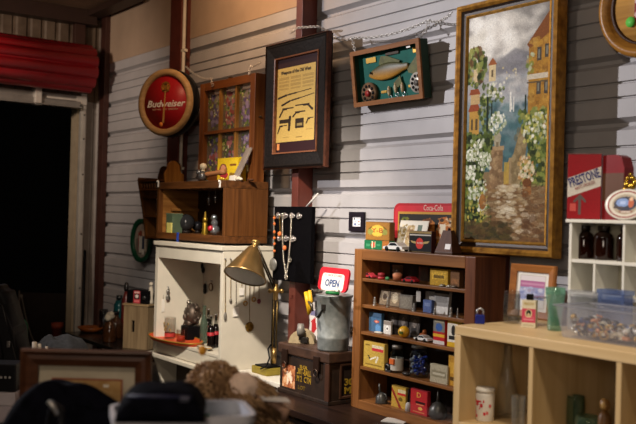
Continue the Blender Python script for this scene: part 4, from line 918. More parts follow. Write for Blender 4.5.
carton('yellow_white_box', 'yellow and white box with a black figure at the right end of the third shelf', 'box', 449, 459.2, 320, S3, YI-.02, .03, '#c9a52a', Cv(20, 34, '#d6cfc0').rect(0, 0, 1, .18, '#d0a526').rect(0, .88, 1, 1, '#d0a526').ell(.6, .62, .22, .2, '#2a2624').rect(.15, .27, .9, .4, '#2a2624').noise(.04))
# --- fourth shelf
cv = Cv(34, 34, '#b99a45').rect(.42, .68, .98, .80, '#b8343a').rect(.42, .80, .98, .9, '#cfc3a0').line(.25, .45, .35, .32, .03, '#2a2624').line(.35, .32, .6, .45, .03, '#e0dccb').line(.62, .25, .7, .45, .04, '#d9d2ba').rect(.08, .1, .9, .16, '#8a7030').rect(.1, .85, .3, .92, '#7a6228').noise(.05)
carton('yellow_tobacco_box', 'yellow box with a red band at the left end of the fourth shelf', 'box', 365, 386, 342.5, S4, CYF+.022, .025, '#b59340', cv)
t = thing('black_napkin_ring', 'small black ring shaped trinket in front of the yellow box with a red band', 'ring', at_shelf(389, 363, S4, CYF+.022)); s = mpp(t.location)
part('ring', MB().torus((0, 0, 4*s), 3.6*s, 1.4*s, (.3, 1, .1), 18, 8), plain('#151416', .3), t); part('foot', MB().cbox((.012, 0, .005), (.04, .02, .01), .003), plain('#3a3634', .4), t)
def jar(label, px, z, Y, rpx, hpx, fill=None, lidc='#77736c', band=None, c='#d6dcde'):
    o = thing('glass_jar', label, 'jar', at_shelf(px, 360, z, Y), 0); s = mpp(o.location); r, h = rpx*s, hpx*s
    part('glass_body', MB().lathe([(0, .001), (r*.92, .001), (r, .012), (r, h*.72), (r*.75, h*.82), (r*.75, h*.9), (r*.71, h*.9), (r*.71, h*.82), (r*.95, h*.70), (r*.95, .014), (0, .006)], n=28), glass(c, .95, .2), o)
    part('lid', MB().lathe([(0, h*.885), (r*.80, h*.885), (r*.80, h), (r*.74, h*1.01), (0, h*1.01)], n=28), plain(lidc, .4, .5), o)
    return o, r, h
o, r, h = jar('glass jar with an orange and white label on the fourth cabinet shelf', 398.5, S4, YI, 6.6, 27)
part('label', MB().lathe([(r*1.01, h*.1), (r*1.01, h*.55)], n=28), plain('#b3aca0', .6), o); part('label_patch', MB().cbox((.0, -r*1.0, h*.42), (r*1.0, .012, h*.2), .002), plain('#c8622c', .5), o)
o, r, h = jar('large glass jar of blue marbles on the fourth cabinet shelf', 420.5, S4, YI+.012, 9.6, 33, c='#cfd8e0')
mb1, mb2 = MB(), MB()
for k in range(90):
    a = rnd.uniform(0, 2*PI); q = r*.82*math.sqrt(rnd.random()); zz = .016+rnd.random()*h*.52
    right = q*math.cos(a) > -r*.1
    (mb1 if right else mb2).ball((q*math.cos(a), q*math.sin(a), zz), r*.15, 8, 6)
part('blue_marbles', mb1, plain('#26409a', .25, 0, .3), o)['kind'] = 'stuff'; part('pale_marbles', mb2, plain('#a9aeb0', .3, 0, .4), o)['kind'] = 'stuff'
carton('cream_box', 'long cream box at the right of the fourth cabinet shelf', 'box', 431.5, 449, 365, S4, YI-.02, .025, '#a39a80', Cv(30, 16, '#a89f86').rect(.08, .3, .92, .7, '#8a8168').rect(.15, .42, .85, .56, '#b8b098').noise(.05))
carton('orange_yellow_box', 'orange yellow box at the right end of the fourth cabinet shelf', 'box', 450, 459.2, 356, S4, YI-.01, .04, '#a8792a', Cv(16, 24, '#b5852e').rect(.1, .4, .9, .8, '#c99a3a').rect(.2, .15, .8, .3, '#5a3f1a').noise(.05))
solo('dark_pebble', 'smooth dark pebble between the two glass jars', 'pebble', MB().ball((0, 0, .010), .02, 12, 8, (1.4, .8, .55)), plain('#2c2622', .4), at_shelf(408, 367, S4, CYF+.03))
# --- bottom shelf
GI = plain('#4a4844', .4, .5, .25, 30)
t = thing('oil_can', 'small dark grey pump oil can at the left of the bottom cabinet shelf', 'oil can', at_shelf(383, 400, S5, YI)); s = mpp(t.location)
part('body', MB().lathe([(0, 0), (6.2*s, 0), (6.2*s, 1.5*s), (5.6*s, 7*s), (3*s, 10*s), (1.6*s, 11*s), (0, 11*s)], n=24), GI, t)
part('spout', MB().tube([(-2*s, 0, 10*s), (-3.5*s, 0, 15*s), (-3.8*s, 0, 19*s)], [1.4*s, 1*s, .8*s], 8), GI, t); part('handle', MB().tube([(5*s, 0, 3*s), (8*s, 0, 6*s), (6*s, 0, 10*s), (2*s, 0, 10*s)], .8*s, 8), GI, t)
cv = Cv(24, 36, '#b5923c').poly([(0, .95), (.0, .75), (.55, 0), (.75, 0)], '#8a2c22').rect(.42, .62, .98, .72, '#b8342e').rect(.45, .72, .98, .9, '#cdbf92').ell(.65, .42, .16, .1, '#6b5420').noise(.05)
carton('yellow_red_box', 'yellow box with a diagonal red stripe on the bottom cabinet shelf', 'box', 393, 407.5, 386.5, S5, YI, .022, '#a8873a', cv)
t = thing('small_brush', 'small black and white brush between the yellow and the red box', 'brush', at_shelf(409.7, 405, S5, CYF+.045)); s = mpp(t.location)
part('bristles', MB().lathe([(0, 0), (3*s, 0), (2.6*s, 7*s), (1*s, 9*s), (0, 9*s)], n=14), plain('#b9b5b0', .7), t); part('handle', MB().rod((0, 0, 9*s), (0, 0, 22*s), .9*s, .7*s), BLACKP, t)
cv = Cv(40, 54, '#a8262a').rect(.05, .04, .95, .97, '#b52c2e').rect(.3, .45, .9, .53, '#3a1a1a').rect(.35, .38, .8, .42, '#d9a86a', .8).ell(.6, .25, .12, .07, '#d9b05a').rect(.15, .08, .85, .12, '#c9985a', .8).noise(.04)
carton('red_box', 'red box with a yellow letter on the bottom cabinet shelf', 'box', 412, 429, 390, S5, YI-.015, .022, '#96222a', cv, word=[('D', .78, .30, '#e0b04a', .24)])
t = thing('oil_can', 'round dark grey oil can with a cone spout at the right of the bottom shelf', 'oil can', at_shelf(439.5, 408, S5, YI+.01)); s = mpp(t.location)
part('body', MB().lathe([(0, 0), (7*s, 0), (9.2*s, 4*s), (9*s, 10*s), (5*s, 15*s), (1.8*s, 17*s), (0, 17*s)], n=28), GI, t); part('spout', MB().rod((0, 0, 16.5*s), (-.5*s, 0, 28*s), 1.8*s, .7*s), GI, t)
# padlock standing on the cube shelf corner
P = Vector((KX0+.013, -.885, KZ)); t = thing('blue_padlock', 'blue padlock with a steel shackle on the left corner of the pale cube shelf', 'padlock', P, .75); s = mpp(P)
part('body', MB().box(-4.6*s, 4.6*s, -.012, .012, 0, 9*s, .003), plain('#16237a', .35), t)
part('shackle', MB().tube([(-3*s, 0, 9*s), (-3*s, 0, 12*s)]+[(3*s*math.cos(a), 0, 12.2*s+3*s*math.sin(a)) for a in [PI-PI*k/8 for k in range(9)]]+[(3*s, 0, 9*s)], 1*s, 8), STEEL, t)
# ------------------------------------------------------------------ on top of the display cabinet
YT = CYF+.05
def topbox(xl, xr, yt, z, Y): return None
cv = Cv(40, 10, '#1f6a44').rect(.0, .1, .72, .9, '#1a6a42').rect(.72, 0, 1, 1, '#a8672c').ell(.36, .5, .09, .3, '#c04a3a').rect(.3, .1, .34, .9, '#e0d0a8').rect(.42, .2, .45, .85, '#d9c89a').rect(.08, .35, .22, .6, '#3f8a60').rect(.5, .4, .66, .6, '#3f8a60').noise(.04)
o = carton('green_tin', 'flat green tin carrying the brown lettered tin on the display cabinet', 'tin', 365.5, 391, 240.4, TOP, YT+.01, .04, '#1c5a3a', cv, bev=.004); zg = TOP+o['_h']
cv = Cv(46, 34, '#8a5f28').rect(.03, .04, .97, .96, '#9a6c2e').ell(.5, .52, .40, .30, '#6f5a22').ell(.5, .52, .29, .33, '#c9a23a').ell(.5, .52, .26, .29, '#d9b548').ell(.2, .45, .12, .16, '#8a8a42').ell(.8, .45, .12, .16, '#8a8a42').noise(.04)
o = carton('brown_tin', 'brown and yellow lettered tin stacked on the flat green tin', 'tin', 367, 391.5, 221.8, zg, YT+.012, .035, '#6f4a22', cv, bev=.005, word=[('Y-B', .53, .36, '#a82a22', .46)])
for k in ('_w', '_h'):
    pass
YTR = -.108
x0, x1, z0, z1 = rectY(((397, 203.5), (470, 203), (470, 240), (395, 248)), YTR); z0 = TOP; W_, H_ = x1-x0, z1-z0
t = thing('red_serving_tray', 'large red rimmed serving tray with a dark picture of two dogs behind the metronome', 'tray', ((x0+x1)/2, YTR, z0))
part('rim', MB().prism(rr(W_, H_, .045), 0, .014).prism(rr(W_, H_, .045), -.012, 0) if False else MB().prism(rr(W_, H_, .045), -.008, .010), plain('#a8242c', .35), t)
part('bevelled_edge', MB().prism([(x, z+.012) for x, z in rr(W_-.025, H_-.025, .04)], -.0095, -.0085), plain('#c0323a', .35), t)
cv = Cv(90, 60, '#2a2622').rect(0, 0, 1, 1, '#2c2824').rect(0, .93, 1, 1, '#b98a3a').rect(0, 0, .02, 1, '#b98a3a')
cv.poly([(.40, .05), (.36, .35), (.42, .72), (.52, .84), (.60, .70), (.60, .3), (.58, .05)], '#a8672c').dabs(50, .40, .1, .58, .75, ['#b87434', '#8a4f22', '#c98a48'], .015, .04, 1, .7).ell(.50, .74, .06, .08, '#6b3f1f')
cv.poly([(.64, .05), (.62, .45), (.68, .84), (.78, .88), (.84, .60), (.92, .2), (.92, .05)], '#a8602c').dabs(60, .65, .1, .88, .82, ['#b87434', '#8a4a22', '#d9c09a'], .015, .04, 1, .7).poly([(.70, .3), (.68, .66), (.76, .68), (.78, .3)], '#d9cbb0').ell(.71, .78, .03, .05, '#3a2a20')
cv.dabs(60, .02, 0, .98, .22, ['#8a7a2a', '#c9a22a', '#5a5a22', '#a8842a'], .015, .04, 1, .8).dabs(20, .6, .05, .95, .25, ['#e0b42a'], .015, .03, 1, .8).dabs(16, .02, .55, .2, .9, ['#7a7a2c', '#5a6a2a'], .015, .03, 1, .8)
tp = prnt('tray_picture', cv, W_*.86, H_*.74, t, (.0, -.0102, .02), label='dark picture with two brown dogs')
text('tray_lettering', 'Coca-Cola', .042, plain('#d9c0b0', .5), t, (W_*.06, -.0102, H_*.90), width=W_*.26)
cv = Cv(50, 46, '#cfc6b4').rect(.02, .02, .98, .98, '#d6cfc0').rect(.30, .1, .55, .85, '#b59a6b').ell(.42, .6, .1, .2, '#8a6a40').dabs(60, .05, .05, .5, .9, ['#c9b58a', '#8f7a4a', '#a8905a', '#d9caa6'], .02, .05, 1, .8).rect(.66, .68, .82, .88, '#5a6a5a').rect(.6, .3, .95, .34, '#8a8478').rect(.6, .42, .95, .45, '#8a8478').rect(.6, .52, .9, .55, '#8a8478')
o = carton('postcard', 'cream picture postcard leaning behind the black tin on the display cabinet', 'postcard', 396.5, 425, 219.5, TOP, YT+.06, .003, '#cfc6b4', cv, lean=math.radians(-14))
toy_car('white toy car in front of the picture postcard on top of the display cabinet', 397.5, TOP, CYF+.03, .15, '#dcdad6', group=None)
cv = Cv(60, 48, '#0e0c0d').rect(0, .90, 1, 1, '#8a7448').rect(.02, .80, .98, .86, '#b9b2a6').rect(.03, .05, .97, .76, '#0f0d0f').rect(0, 0, 1, .05, '#5a4a2a').ell(.48, .42, .17, .26, '#c2382e').poly([(.05, .55), (.32, .50), (.32, .40), (.14, .44)], '#a8905a').poly([(.93, .55), (.64, .50), (.64, .40), (.84, .44)], '#a8905a')
o = carton('black_winged_tin', 'black tin with a red winged badge on top of the display cabinet', 'tin', 410.5, 433.2, 231, TOP, YT-.01, .03, '#3f1c1a', cv, bev=.003, word=[('FLYER', .44, .12, '#e0d4c4', .24)])
YM = YT-.02
x0, x1 = fy(436.5, 250, YM)[0], fy(453.5, 252, YM)[0]; zm = fy(448, 230.5, YM)[1]-TOP; w = (x1-x0)/2
t = thing('metronome', 'dark wooden pyramid metronome with a white sticker beside the black winged tin', 'metronome', ((x0+x1)/2, YM+.045, TOP))
mb = MB(); lo = [mb.bm.verts.new(p) for p in ((-w, -.045, .012), (w, -.045, .012), (w, .02, .012), (-w, .02, .012))]; hi = [mb.bm.verts.new(p) for p in ((-w*.5, -.022, zm), (w*.42, -.022, zm), (w*.42, .002, zm), (-w*.5, .002, zm))]
mb.bm.faces.new(lo); mb.bm.faces.new(hi)
for k in range(4): mb.bm.faces.new((lo[k], lo[(k+1) % 4], hi[(k+1) % 4], hi[k]))
part('case', mb, wood('#5c3a28', '#42271a', 'z', .6), t); part('plinth', MB().box(-w*1.04, w*1.04, -.047, .022, 0, .0118, .002), wood('#4a3020', '#352114', 'x'), t)
part('top_knob', MB().ball((0, -.01, zm+.004), .008, 10, 6), plain('#2a1b12', .4), t)
ang = math.atan2(.025, zm)
part('sticker', MB().cbox((w*.40, -.0385, zm*.33), (.036, .003, .026), rot=Matrix.Rotation(-ang, 3, 'X')), plain('#ddd9d4', .5), t)
# sheet of paper on the bench
px_, py_ = fz(397, 421, ZB); solo('folded_paper', 'white folded paper lying on the bench before the display cabinet', 'paper', MB().box(-.06, .06, -.05, .04, 0, .004, .0005).box(-.055, .06, -.05, .035, .0042, .0055), plain('#c9c4bc', .7), (px_, py_, ZB), .5)
# ------------------------------------------------------------------ inside the white hutch
AZ = AF; YA = HYF+.055
def alc(px, py=330, Y=None): return Vector((fy(px, py, Y or YA)[0], Y or YA, AZ))
tx0, tx1 = fy(157.5, 338, YA)[0], fy(200, 345, YA)[0]
t = thing('orange_oval_tray', 'orange oval tray with glasses on the floor of the white hutch', 'tray', ((tx0+tx1)/2, YA-.01, AZ))
part('tray', MB().lathe([(0, 0), ((tx1-tx0)/2-.02, 0), ((tx1-tx0)/2, .022), ((tx1-tx0)/2-.006, .022), ((tx1-tx0)/2-.026, .006), (0, .006)], n=48, sy=.42), plain('#c8502c', .4), t)
part('rim_edge', MB().tube([((tx1-tx0)/2*math.cos(a), (tx1-tx0)/2*.42*math.sin(a), .022) for a in [2*PI*k/48 for k in range(48)]], .004, 6, True), plain('#a8842c', .35, .4), t)
TZ = AZ+.0062
P = alc(171.5); P.z = TZ; P.y = YA; s = mpp(P)
t = thing('decal_tumbler', 'tall clear tumbler with coloured decals at the left of the orange tray', 'glass', P)
part('tumbler', MB().lathe([(0, .001), (5.2*s, .001), (5.9*s, 21*s), (5.6*s, 21*s), (5*s, .006), (0, .006)], n=28), glass('#d9dcd6', .97, .2), t)
mb = MB(); mb.lathe([(5.35*s, 2*s), (5.5*s, 5.5*s)], n=28); part('red_band', mb, plain('#a83a34', .5), t)
mb = MB()
for k in range(7): a = -PI/2+(k-3)*.36; mb.cbox((5.75*s*math.cos(a), 5.75*s*math.sin(a), (9+3*(k % 3))*s), (2*s, 1*s, 2.4*s), .001)
part('decals', mb, plain('#3f4a5f', .5, 0, .1, 200, 0, '#c9a23a'), t)
P = alc(182.5, 330, YA-.012); P.z = TZ; s = mpp(P)
t = thing('red_candle_glass', 'short clear glass with a red band on the orange tray', 'glass', P)
part('tumbler', MB().lathe([(0, .001), (4.2*s, .001), (4.3*s, 12*s), (4*s, 12*s), (3.9*s, .006), (0, .006)], n=24), glass('#e0dcd6', .97, .2), t); part('filling', MB().lathe([(0, .007), (3.85*s, .007), (3.85*s, 6*s), (0, 6*s)], n=24), plain('#b8402f', .4), t)
P = alc(193.5, 330, YA+.125); s = mpp(P)
PEW = plain('#54483e', .5, .6, .5, 30)
t = thing('metal_bust', 'dark silver sculpted head ornament on a black block behind the orange tray', 'sculpture', P)
part('plinth', MB().box(-8*s, 8*s, -.06, .06, 0, 14*s, .006), BLACKP, t)
hd = MB().ball((0, 0, 25*s), 10*s, 20, 14, (.85, .8, 1.1)).ball((-1*s, -7*s, 23*s), 2.6*s, 10, 8, (.8, 1.2, 1.5)).ball((0, -4*s, 17*s), 5*s, 12, 8, (1, .8, .8)).ball((8*s, 0, 33*s), 2.6*s, 10, 8).ball((-6*s, 0, 34*s), 2.4*s, 10, 8)
for k in range(60): a_, e_ = rnd.uniform(0, 2*PI), rnd.uniform(-.9, 1.3); hd.ball((8.2*s*math.cos(e_)*math.cos(a_), 7.6*s*math.cos(e_)*math.sin(a_), 25*s+10.5*s*math.sin(e_)), rnd.uniform(1.0, 2.2)*s, 8, 6, (1, 1, rnd.uniform(.7, 1.6)))
part('head', hd, PEW, t)
part('crown_knob', MB().ball((-3*s, -.02, 37*s), 2.4*s, 12, 8), plain('#a39a8e', .25, .8), t); part('curl', MB().tube([(-7*s, -.03, 18*s), (-11*s, -.03, 12*s), (-13*s, -.03, 13*s)], 1*s, 6), PEW, t)
def bottle(name, label, cat, P, prof, gm, group=None, rot=0.):
    o = thing(name, label, cat, P, rot, group); s = mpp(P)
    part('glass_body', MB().lathe([(r*s, z*s) for r, z in prof], n=24), gm, o); return o, s
P = alc(205.3, 330, YA+.115)
o, s = bottle('green_glass_bottle', 'tall pale green glass bottle left of the dark cola bottles', 'bottle', P, [(0, .3), (3.8, .3), (4, 1), (4, 18), (3.2, 23), (1.7, 28), (1.6, 36), (1.9, 37), (1.5, 37), (1.3, 28), (2.9, 22), (3.6, 18), (3.6, 1.5), (0, 1.2)], glass('#9fb59a', .6, .25, .03, .35, '#8ba08a'))
part('lip', MB().torus((0, 0, 37*s), 1.7*s, .5*s, (0, 0, 1)), glass('#9fb59a', .6, .25, .03, .35, '#8ba08a'), o)
CB = [(0, .2), (3.4, .2), (3.7, 1), (3.6, 4), (3.2, 8), (3.7, 13), (3.4, 18), (2.2, 23), (1.4, 27), (1.3, 32), (0, 32)]
for i, (px, yy, lab) in enumerate(((209.5, YA+.17, 'dark cola bottle at the back beside the pale green bottle'), (212.3, YA+.035, 'dark cola bottle with a red label, middle of the three in the hutch'), (217.3, YA+.09, 'dark cola bottle nearest the right edge of the white hutch'))):
    P = alc(px, 330, yy); s = mpp(P)
    o = thing('cola_bottle', lab, 'bottle', P, 0, 'cola bottles in the white hutch')
    part('glass_body', MB().lathe([(r*s, z*s) for r, z in CB if z < 24]+[(0, 23.5*s)], n=20), plain('#120c0b', .12), o); part('neck', MB().lathe([(2.1*s, 23*s), (1.4*s, 27*s), (1.3*s, 32*s), (1.0*s, 32*s), (1.1*s, 27*s)], n=18), glass('#b9c0b4', .7, .25), o)
    part('label', MB().lathe([(3.75*s, 13*s), (3.68*s, 16.5*s), (3.4*s, 16.5*s), (3.4*s, 13*s)], n=20), plain('#9c2a30', .4), o); part('cap', MB().lathe([(0, 32*s), (1.5*s, 32*s), (1.5*s, 33.2*s), (0, 33.4*s)], n=18), plain('#8a8580', .3, .7), o)
P = alc(206, 346, HYF+.032); s = mpp(P)
t = thing('cream_saucer', 'cream saucer at the front edge of the white hutch below the bottles', 'saucer', P)
part('saucer', MB().lathe([(0, .002), (5*s, .002), (6*s, 0), (6.4*s, .004), (12.5*s, 2.6*s), (12.2*s, 3*s), (6*s, 1.2*s), (0, 1.1*s)], n=40, sy=.45 if False else .42), plain('#d9d2bd', .3), t); part('gold_rim', MB().tube([(12.4*s*math.cos(a), 12.4*s*.42*math.sin(a), 2.8*s) for a in [2*PI*k/40 for k in range(40)]], .0025, 6, True), GOLD, t)
# hung in the alcove
def onl(px, py): y, z = fx(px, py, HXL+.045); return Vector((HXL+.046, y, z))
P = onl(169, 287); t = thing('silver_pendant', 'silver tassel pendant hanging on the left inner wall of the white hutch', 'pendant', P)
part('pin', MB().rod((0, 0, 0), (.02, 0, 0), .004, n=8), STEEL, t); part('tassel', MB().ball((.010, 0, -.035), .014, 10, 8, (.6, 1, 1.4)).ball((.010, 0, -.075), .018, 10, 8, (.5, 1, 1.5)).tube([(.008, 0, 0), (.01, 0, -.03)], .003, 6), plain('#7d7a72', .35, .6, .3, 60), t)
P = onl(164.5, 299); t = thing('price_tag', 'narrow white price tag hanging beside the silver tassel pendant', 'tag', P); part('tag', MB().box(.001, .004, -.012, .012, -.09, -.0, .0005), plain('#dcd7cc', .6), t); part('string', MB().rod((.003, 0, 0), (.003, 0, .03), .0015, n=6), plain('#8f897c', .6), t)
yb_ = HYB-.0125
for i, (px, y0, y1, col, lab) in enumerate(((205, 262, 272, '#2f2924', 'dark hook rail ornament at the top of the hutch back panel'), (208, 282, 293, '#1f1a18', 'black twisted earrings hanging on the hutch back panel'), (214, 281, 291, '#6b4a22', 'brass hoop hanging near the right of the hutch back panel'))):
    P = _on(1, yb_, px, y0); t = thing('hanging_trinket', lab, 'trinket', P, 0, 'trinkets hanging in the hutch'); L = _on(1, yb_, px, y1).z-P.z
    part('pin', MB().rod((0, 0, 0), (0, -.02, 0), .004, n=8), STEEL, t)
    if i < 2: part('pendant', MB().ball((0, -.012, L*.4), .018, 10, 8, (1, .5, 1.3)).ball((.02*(1-i), -.012, L*.8), .02, 10, 8, (1, .5, 1.2)), plain(col, .4), t)
    else: part('hoop', MB().torus((0, -.012, L*.6), .026, .004, (0, 1, 0)), plain(col, .3, .7), t)
# ------------------------------------------------------------------ inside and on the brown box
BF_ = HZ+.06; YBX = BYF+.13
def bxp(px, Y=YBX): p = Vector((fy(px, 225, Y)[0], Y, BF_)); return p
P = bxp(171, BYF+.012); s = mpp(P)
t = thing('green_tin_cup', 'dull green square tin with a yellow label in the left of the brown box', 'tin', P)
part('body', MB().box(-8*s, 6*s, 0, .08, 0, 18*s, .004), plain('#4f5f4a', .45, .1), t); part('lid', MB().box(-8.3*s, 6.3*s, -.002, .082, 18*s, 19.5*s, .003), plain('#5a6b55', .45, .1), t)
part('yellow_label', MB().box(-3*s, 6.6*s, -.012, -.0005, .001, 10*s, .001), plain('#b9ad3a', .4, 0, .1, 120, 0, '#d6cf8a'), t)
for i, (px, r_, yy, c, lab) in enumerate(((187.5, 8.6, YBX, '#3a3a3c', 'large dark glass ball in the middle of the brown box'), (199, 5.2, YBX+.1, '#232225', 'smaller dark glass ball behind the brass bell'))):
    P = bxp(px, yy); s = mpp(P); t = thing('glass_ball', lab, 'ball', P, 0, 'dark glass balls in the brown box')
    part('ball', MB().ball((0, 0, r_*s+.012), r_*s, 28, 18), plain(c, .06, .5), t); part('ring_stand', MB().lathe([(r_*s*.5, 0), (r_*s*.6, 0), (r_*s*.52, .02), (r_*s*.44, .02)], n=24), plain('#1d1512', .5), t)
P = bxp(206.5, YBX-.03); s = mpp(P)
t = thing('brass_bell', 'tall narrow brass bell in the brown box', 'bell', P)
part('bell', MB().lathe([(3.4*s, 0), (3.6*s, 1*s), (3*s, 5*s), (2.6*s, 10*s), (2.2*s, 12*s), (0, 12.5*s)], n=24), plain('#a98a2f', .3, .8), t); part('handle', MB().lathe([(0, 12*s), (2.6*s, 12.5*s), (2.6*s, 16*s), (1.4*s, 17*s), (1*s, 22*s), (0, 23*s)], n=20), plain('#b08d36', .3, .8), t)
P = bxp(216, YBX-.02); s = mpp(P)
t = thing('glass_snowman', 'clear glass snowman ornament with a red ball in the brown box', 'ornament', P)
part('body', MB().ball((0, 0, 5.2*s), 5.2*s, 20, 14, (1, 1, 1)).ball((0, 0, 12*s), 3.6*s, 16, 12), glass('#cfd3d6', .75, .5, .03, .3, '#b9bdc2'), t); part('red_ball', MB().ball((0, -4.4*s, 6.4*s), 3.0*s, 16, 12), plain('#a8202c', .2), t); part('silver_head', MB().ball((-1*s, 0, 17*s), 3.4*s, 16, 12), plain('#b9bcc0', .12, .9), t)
for i, (px, y1, lab) in enumerate(((210.5, 205, 'silver icicle ornament hanging at the top of the brown box'), (217, 202, 'silver icicle ornament hanging nearest the right side of the brown box'))):
    P = Vector((fy(px, 195, YBX)[0], YBX, BZ1-.0505)); L = _on(1, YBX, px, y1).z-P.z
    t = thing('icicle_ornament', lab, 'ornament', P, 0, 'icicles hanging in the brown box'); part('thread', MB().rod((0, 0, 0), (0, 0, L*.45), .0015, n=6), plain('#8a8680', .6), t); part('icicle', MB().lathe([(0, L*.40), (.010, L*.5), (.012, L*.62), (.004, L*1.0), (0, L*1.05)], n=12), plain('#b5b2b0', .2, .8), t)
for i, (px, py) in enumerate(((159.3, 184), (221, 184))):
    P = Vector((fy(px, py, BYF-.006)[0], BYF-.003, fy(px, py, BYF)[1])); t = thing('white_clip', ['white plastic clip on the top left corner of the brown box', 'white plastic clip on the top right corner of the brown box'][i], 'clip', P); part('body', MB().cbox((0, 0, 0), (.018, .005, .045), .002), plain('#cfcac2', .5), t); part('tip', MB().ball((0, -.004, .018), .009, 10, 6), plain('#cfcac2', .5), t)
P = Vector((fy(179, 235, BYF-.004)[0], BYF-.0035, HZ+.0015)); solo('blue_tag', 'small blue tag on the front bottom edge of the brown box', 'tag', MB().box(-.012, .012, -.002, .003, 0, .065, .001), plain('#23409a', .5), P)
# on top
YO = BYF+.07
def bt(px, py=178, Y=YO): return Vector((fy(px, py, Y)[0], Y, BZ1))
P = bt(206); s = mpp(P)
t = thing('carved_tool', 'old hand tool with a turned wooden handle lying on the brown box', 'hand tool', P)
part('handle', MB().lathe([(0, -2*s), (2.2*s, -2*s), (2.6*s, 6*s), (2.2*s, 14*s), (2.9*s, 22*s), (2.6*s, 25*s), (0, 26*s)], n=18, mat=Matrix.Translation((0, 0, 6.6*s)) @ Matrix.Rotation(PI/2-.06, 4, 'Y') @ Matrix.Diagonal((1, 1, 1.55, 1))), wood('#a5714a', '#7d4f2e', 'x', .45), t)
part('metal_head', MB().cbox((-4*s, 0, 6*s), (7*s, .05, 9*s), .006).ball((-6*s, -.02, 9*s), 3*s, 12, 8).ball((1*s, -.02, 5*s), 4.4*s, 12, 8).ball((-12*s, 0, 5*s), 3.4*s, 12, 8, (1.6, .7, .8)).cbox((-3*s, 0, .8*s), (10*s, .05, 1.6*s), .002), plain('#5f5d5c', .35, .7, .3, 40), t)
part('grip_knob', MB().ball((-3*s, 0, 15*s), 4.0*s, 14, 10, (1.1, .9, .9)).rod((-3*s, 0, 9*s), (-3*s, 0, 13*s), 2*s), plain('#b5a488', .5, 0, .2), t)
P = bt(229, 176, -.285); s = mpp(P)
cv = Cv(44, 46, '#d0b023').rect(0, .0, 1, 1, '#d6b626').ell(.28, .45, .2, .32, '#7a4a34').ell(.28, .5, .14, .22, '#c98a6a').ell(.34, .28, .18, .16, '#a8343a').rect(.6, .55, .98, .9, '#d9bc2e').poly([(.55, .1), (.98, .1), (.98, .32), (.6, .38)], '#8a6a24').rect(.62, .66, .92, .74, '#7a4a24').noise(.04)
t = thing('yellow_box', 'bright yellow carton with a printed face on the brown box', 'box', P)
ww = fy(240, 170, P.y)[0]-fy(219, 170, P.y)[0]; hh = 24*s
part('case', MB().box(-ww/2, ww/2, 0, .06, 0, hh, .002), plain('#c9a91f', .45), t); prnt('print', cv, ww*.98, hh*.98, t, (0, -.0008, hh*.01))
P0 = bt(236, 177, -.335); P1 = _on(1, -.235, 251, 148)
t = thing('grey_plank', 'long grey wooden plank leaning diagonally against the window sash', 'plank', P0)
v_ = P1-P0; M4 = (v_.to_track_quat('Z', 'Y')).to_matrix().to_4x4()
part('board', MB().box(-.04, .04, -.006, .006, .012, v_.length, .002, M4), wood('#8d8178', '#6b6058', 'z', .4, .6), t, None)
part('heel', MB().box(-.05, .02, -.01, .01, 0.001, .035, .003), plain('#cfc7ba', .5), t)
solo('gold_brooch', 'gold flower brooch lying behind the tool handle on the brown box', 'brooch', MB().ball((0, 0, .012), .012, 10, 6).ball((.022, 0, .010), .010, 10, 6).ball((-.020, 0, .010), .010, 10, 6).ball((.004, -.018, .009), .009, 10, 6), plain('#b8942c', .35, .5), bt(223, 178, BYF+.04))
solo('white_ceramic_piece', 'small white ceramic piece at the right of the brown box top', 'ornament', MB().ball((0, 0, .014), .02, 12, 8, (1.6, .8, .7)).ball((.03, 0, .01), .014, 10, 8, (1.2, .8, .7)), plain('#c2b8a4', .4), bt(240, 178, -.33))
solo('brown_leather_piece', 'dark brown leather piece lying at the right edge of the brown box top', 'leather piece', MB().ball((0, 0, .008), .035, 14, 6, (1.1, .5, .22)), plain('#4a2c1a', .5), bt(252, 181, -.27))
# ------------------------------------------------------------------ on the pale cube shelf
def kz(px, py): x, y = fz(px, py, KZ); return Vector((x, y, KZ))
# framed certificate leaning at the back
YC_ = -.565
x0, x1 = fy(509, 290, YC_)[0], fy(553.5, 290, YC_)[0]; z1 = fy(531, 264.5, YC_)[1]; w, h = x1-x0, z1-KZ
t = thing('framed_certificate', 'orange wood framed print leaning behind the jars on the pale cube shelf', 'picture', ((x0+x1)/2, YC_, KZ), (math.radians(-5), 0, 0))
part('frame', MB().sweep(w, h, [(0, .014), (0, 0), (.006, -.004), (.03, .002), (.03, .014)]), wood('#a06630', '#774520', 'x', .45), t)
cv = Cv(40, 54, '#d8d4cc').rect(.1, .08, .9, .92, '#b9b0a8').rect(.13, .1, .87, .9, '#d5d2d0').rect(.12, .62, .88, .78, '#a3628a').rect(.15, .66, .85, .72, '#b982a0').rect(.12, .3, .88, .62, '#8a8fb0').dabs(40, .15, .3, .85, .6, ['#6f78a8', '#a9aec8', '#8a7f9a', '#c9c6d0'], .03, .08, 1, .7).rect(.12, .78, .88, .9, '#cfc6c8')
prnt('print', cv, w-.06, h-.06, t, (0, .008, .03)); part('backing_board', MB().box(-w/2+.02, w/2-.02, .0145, .02, .02, h-.02), plain('#5a4226', .8), t)
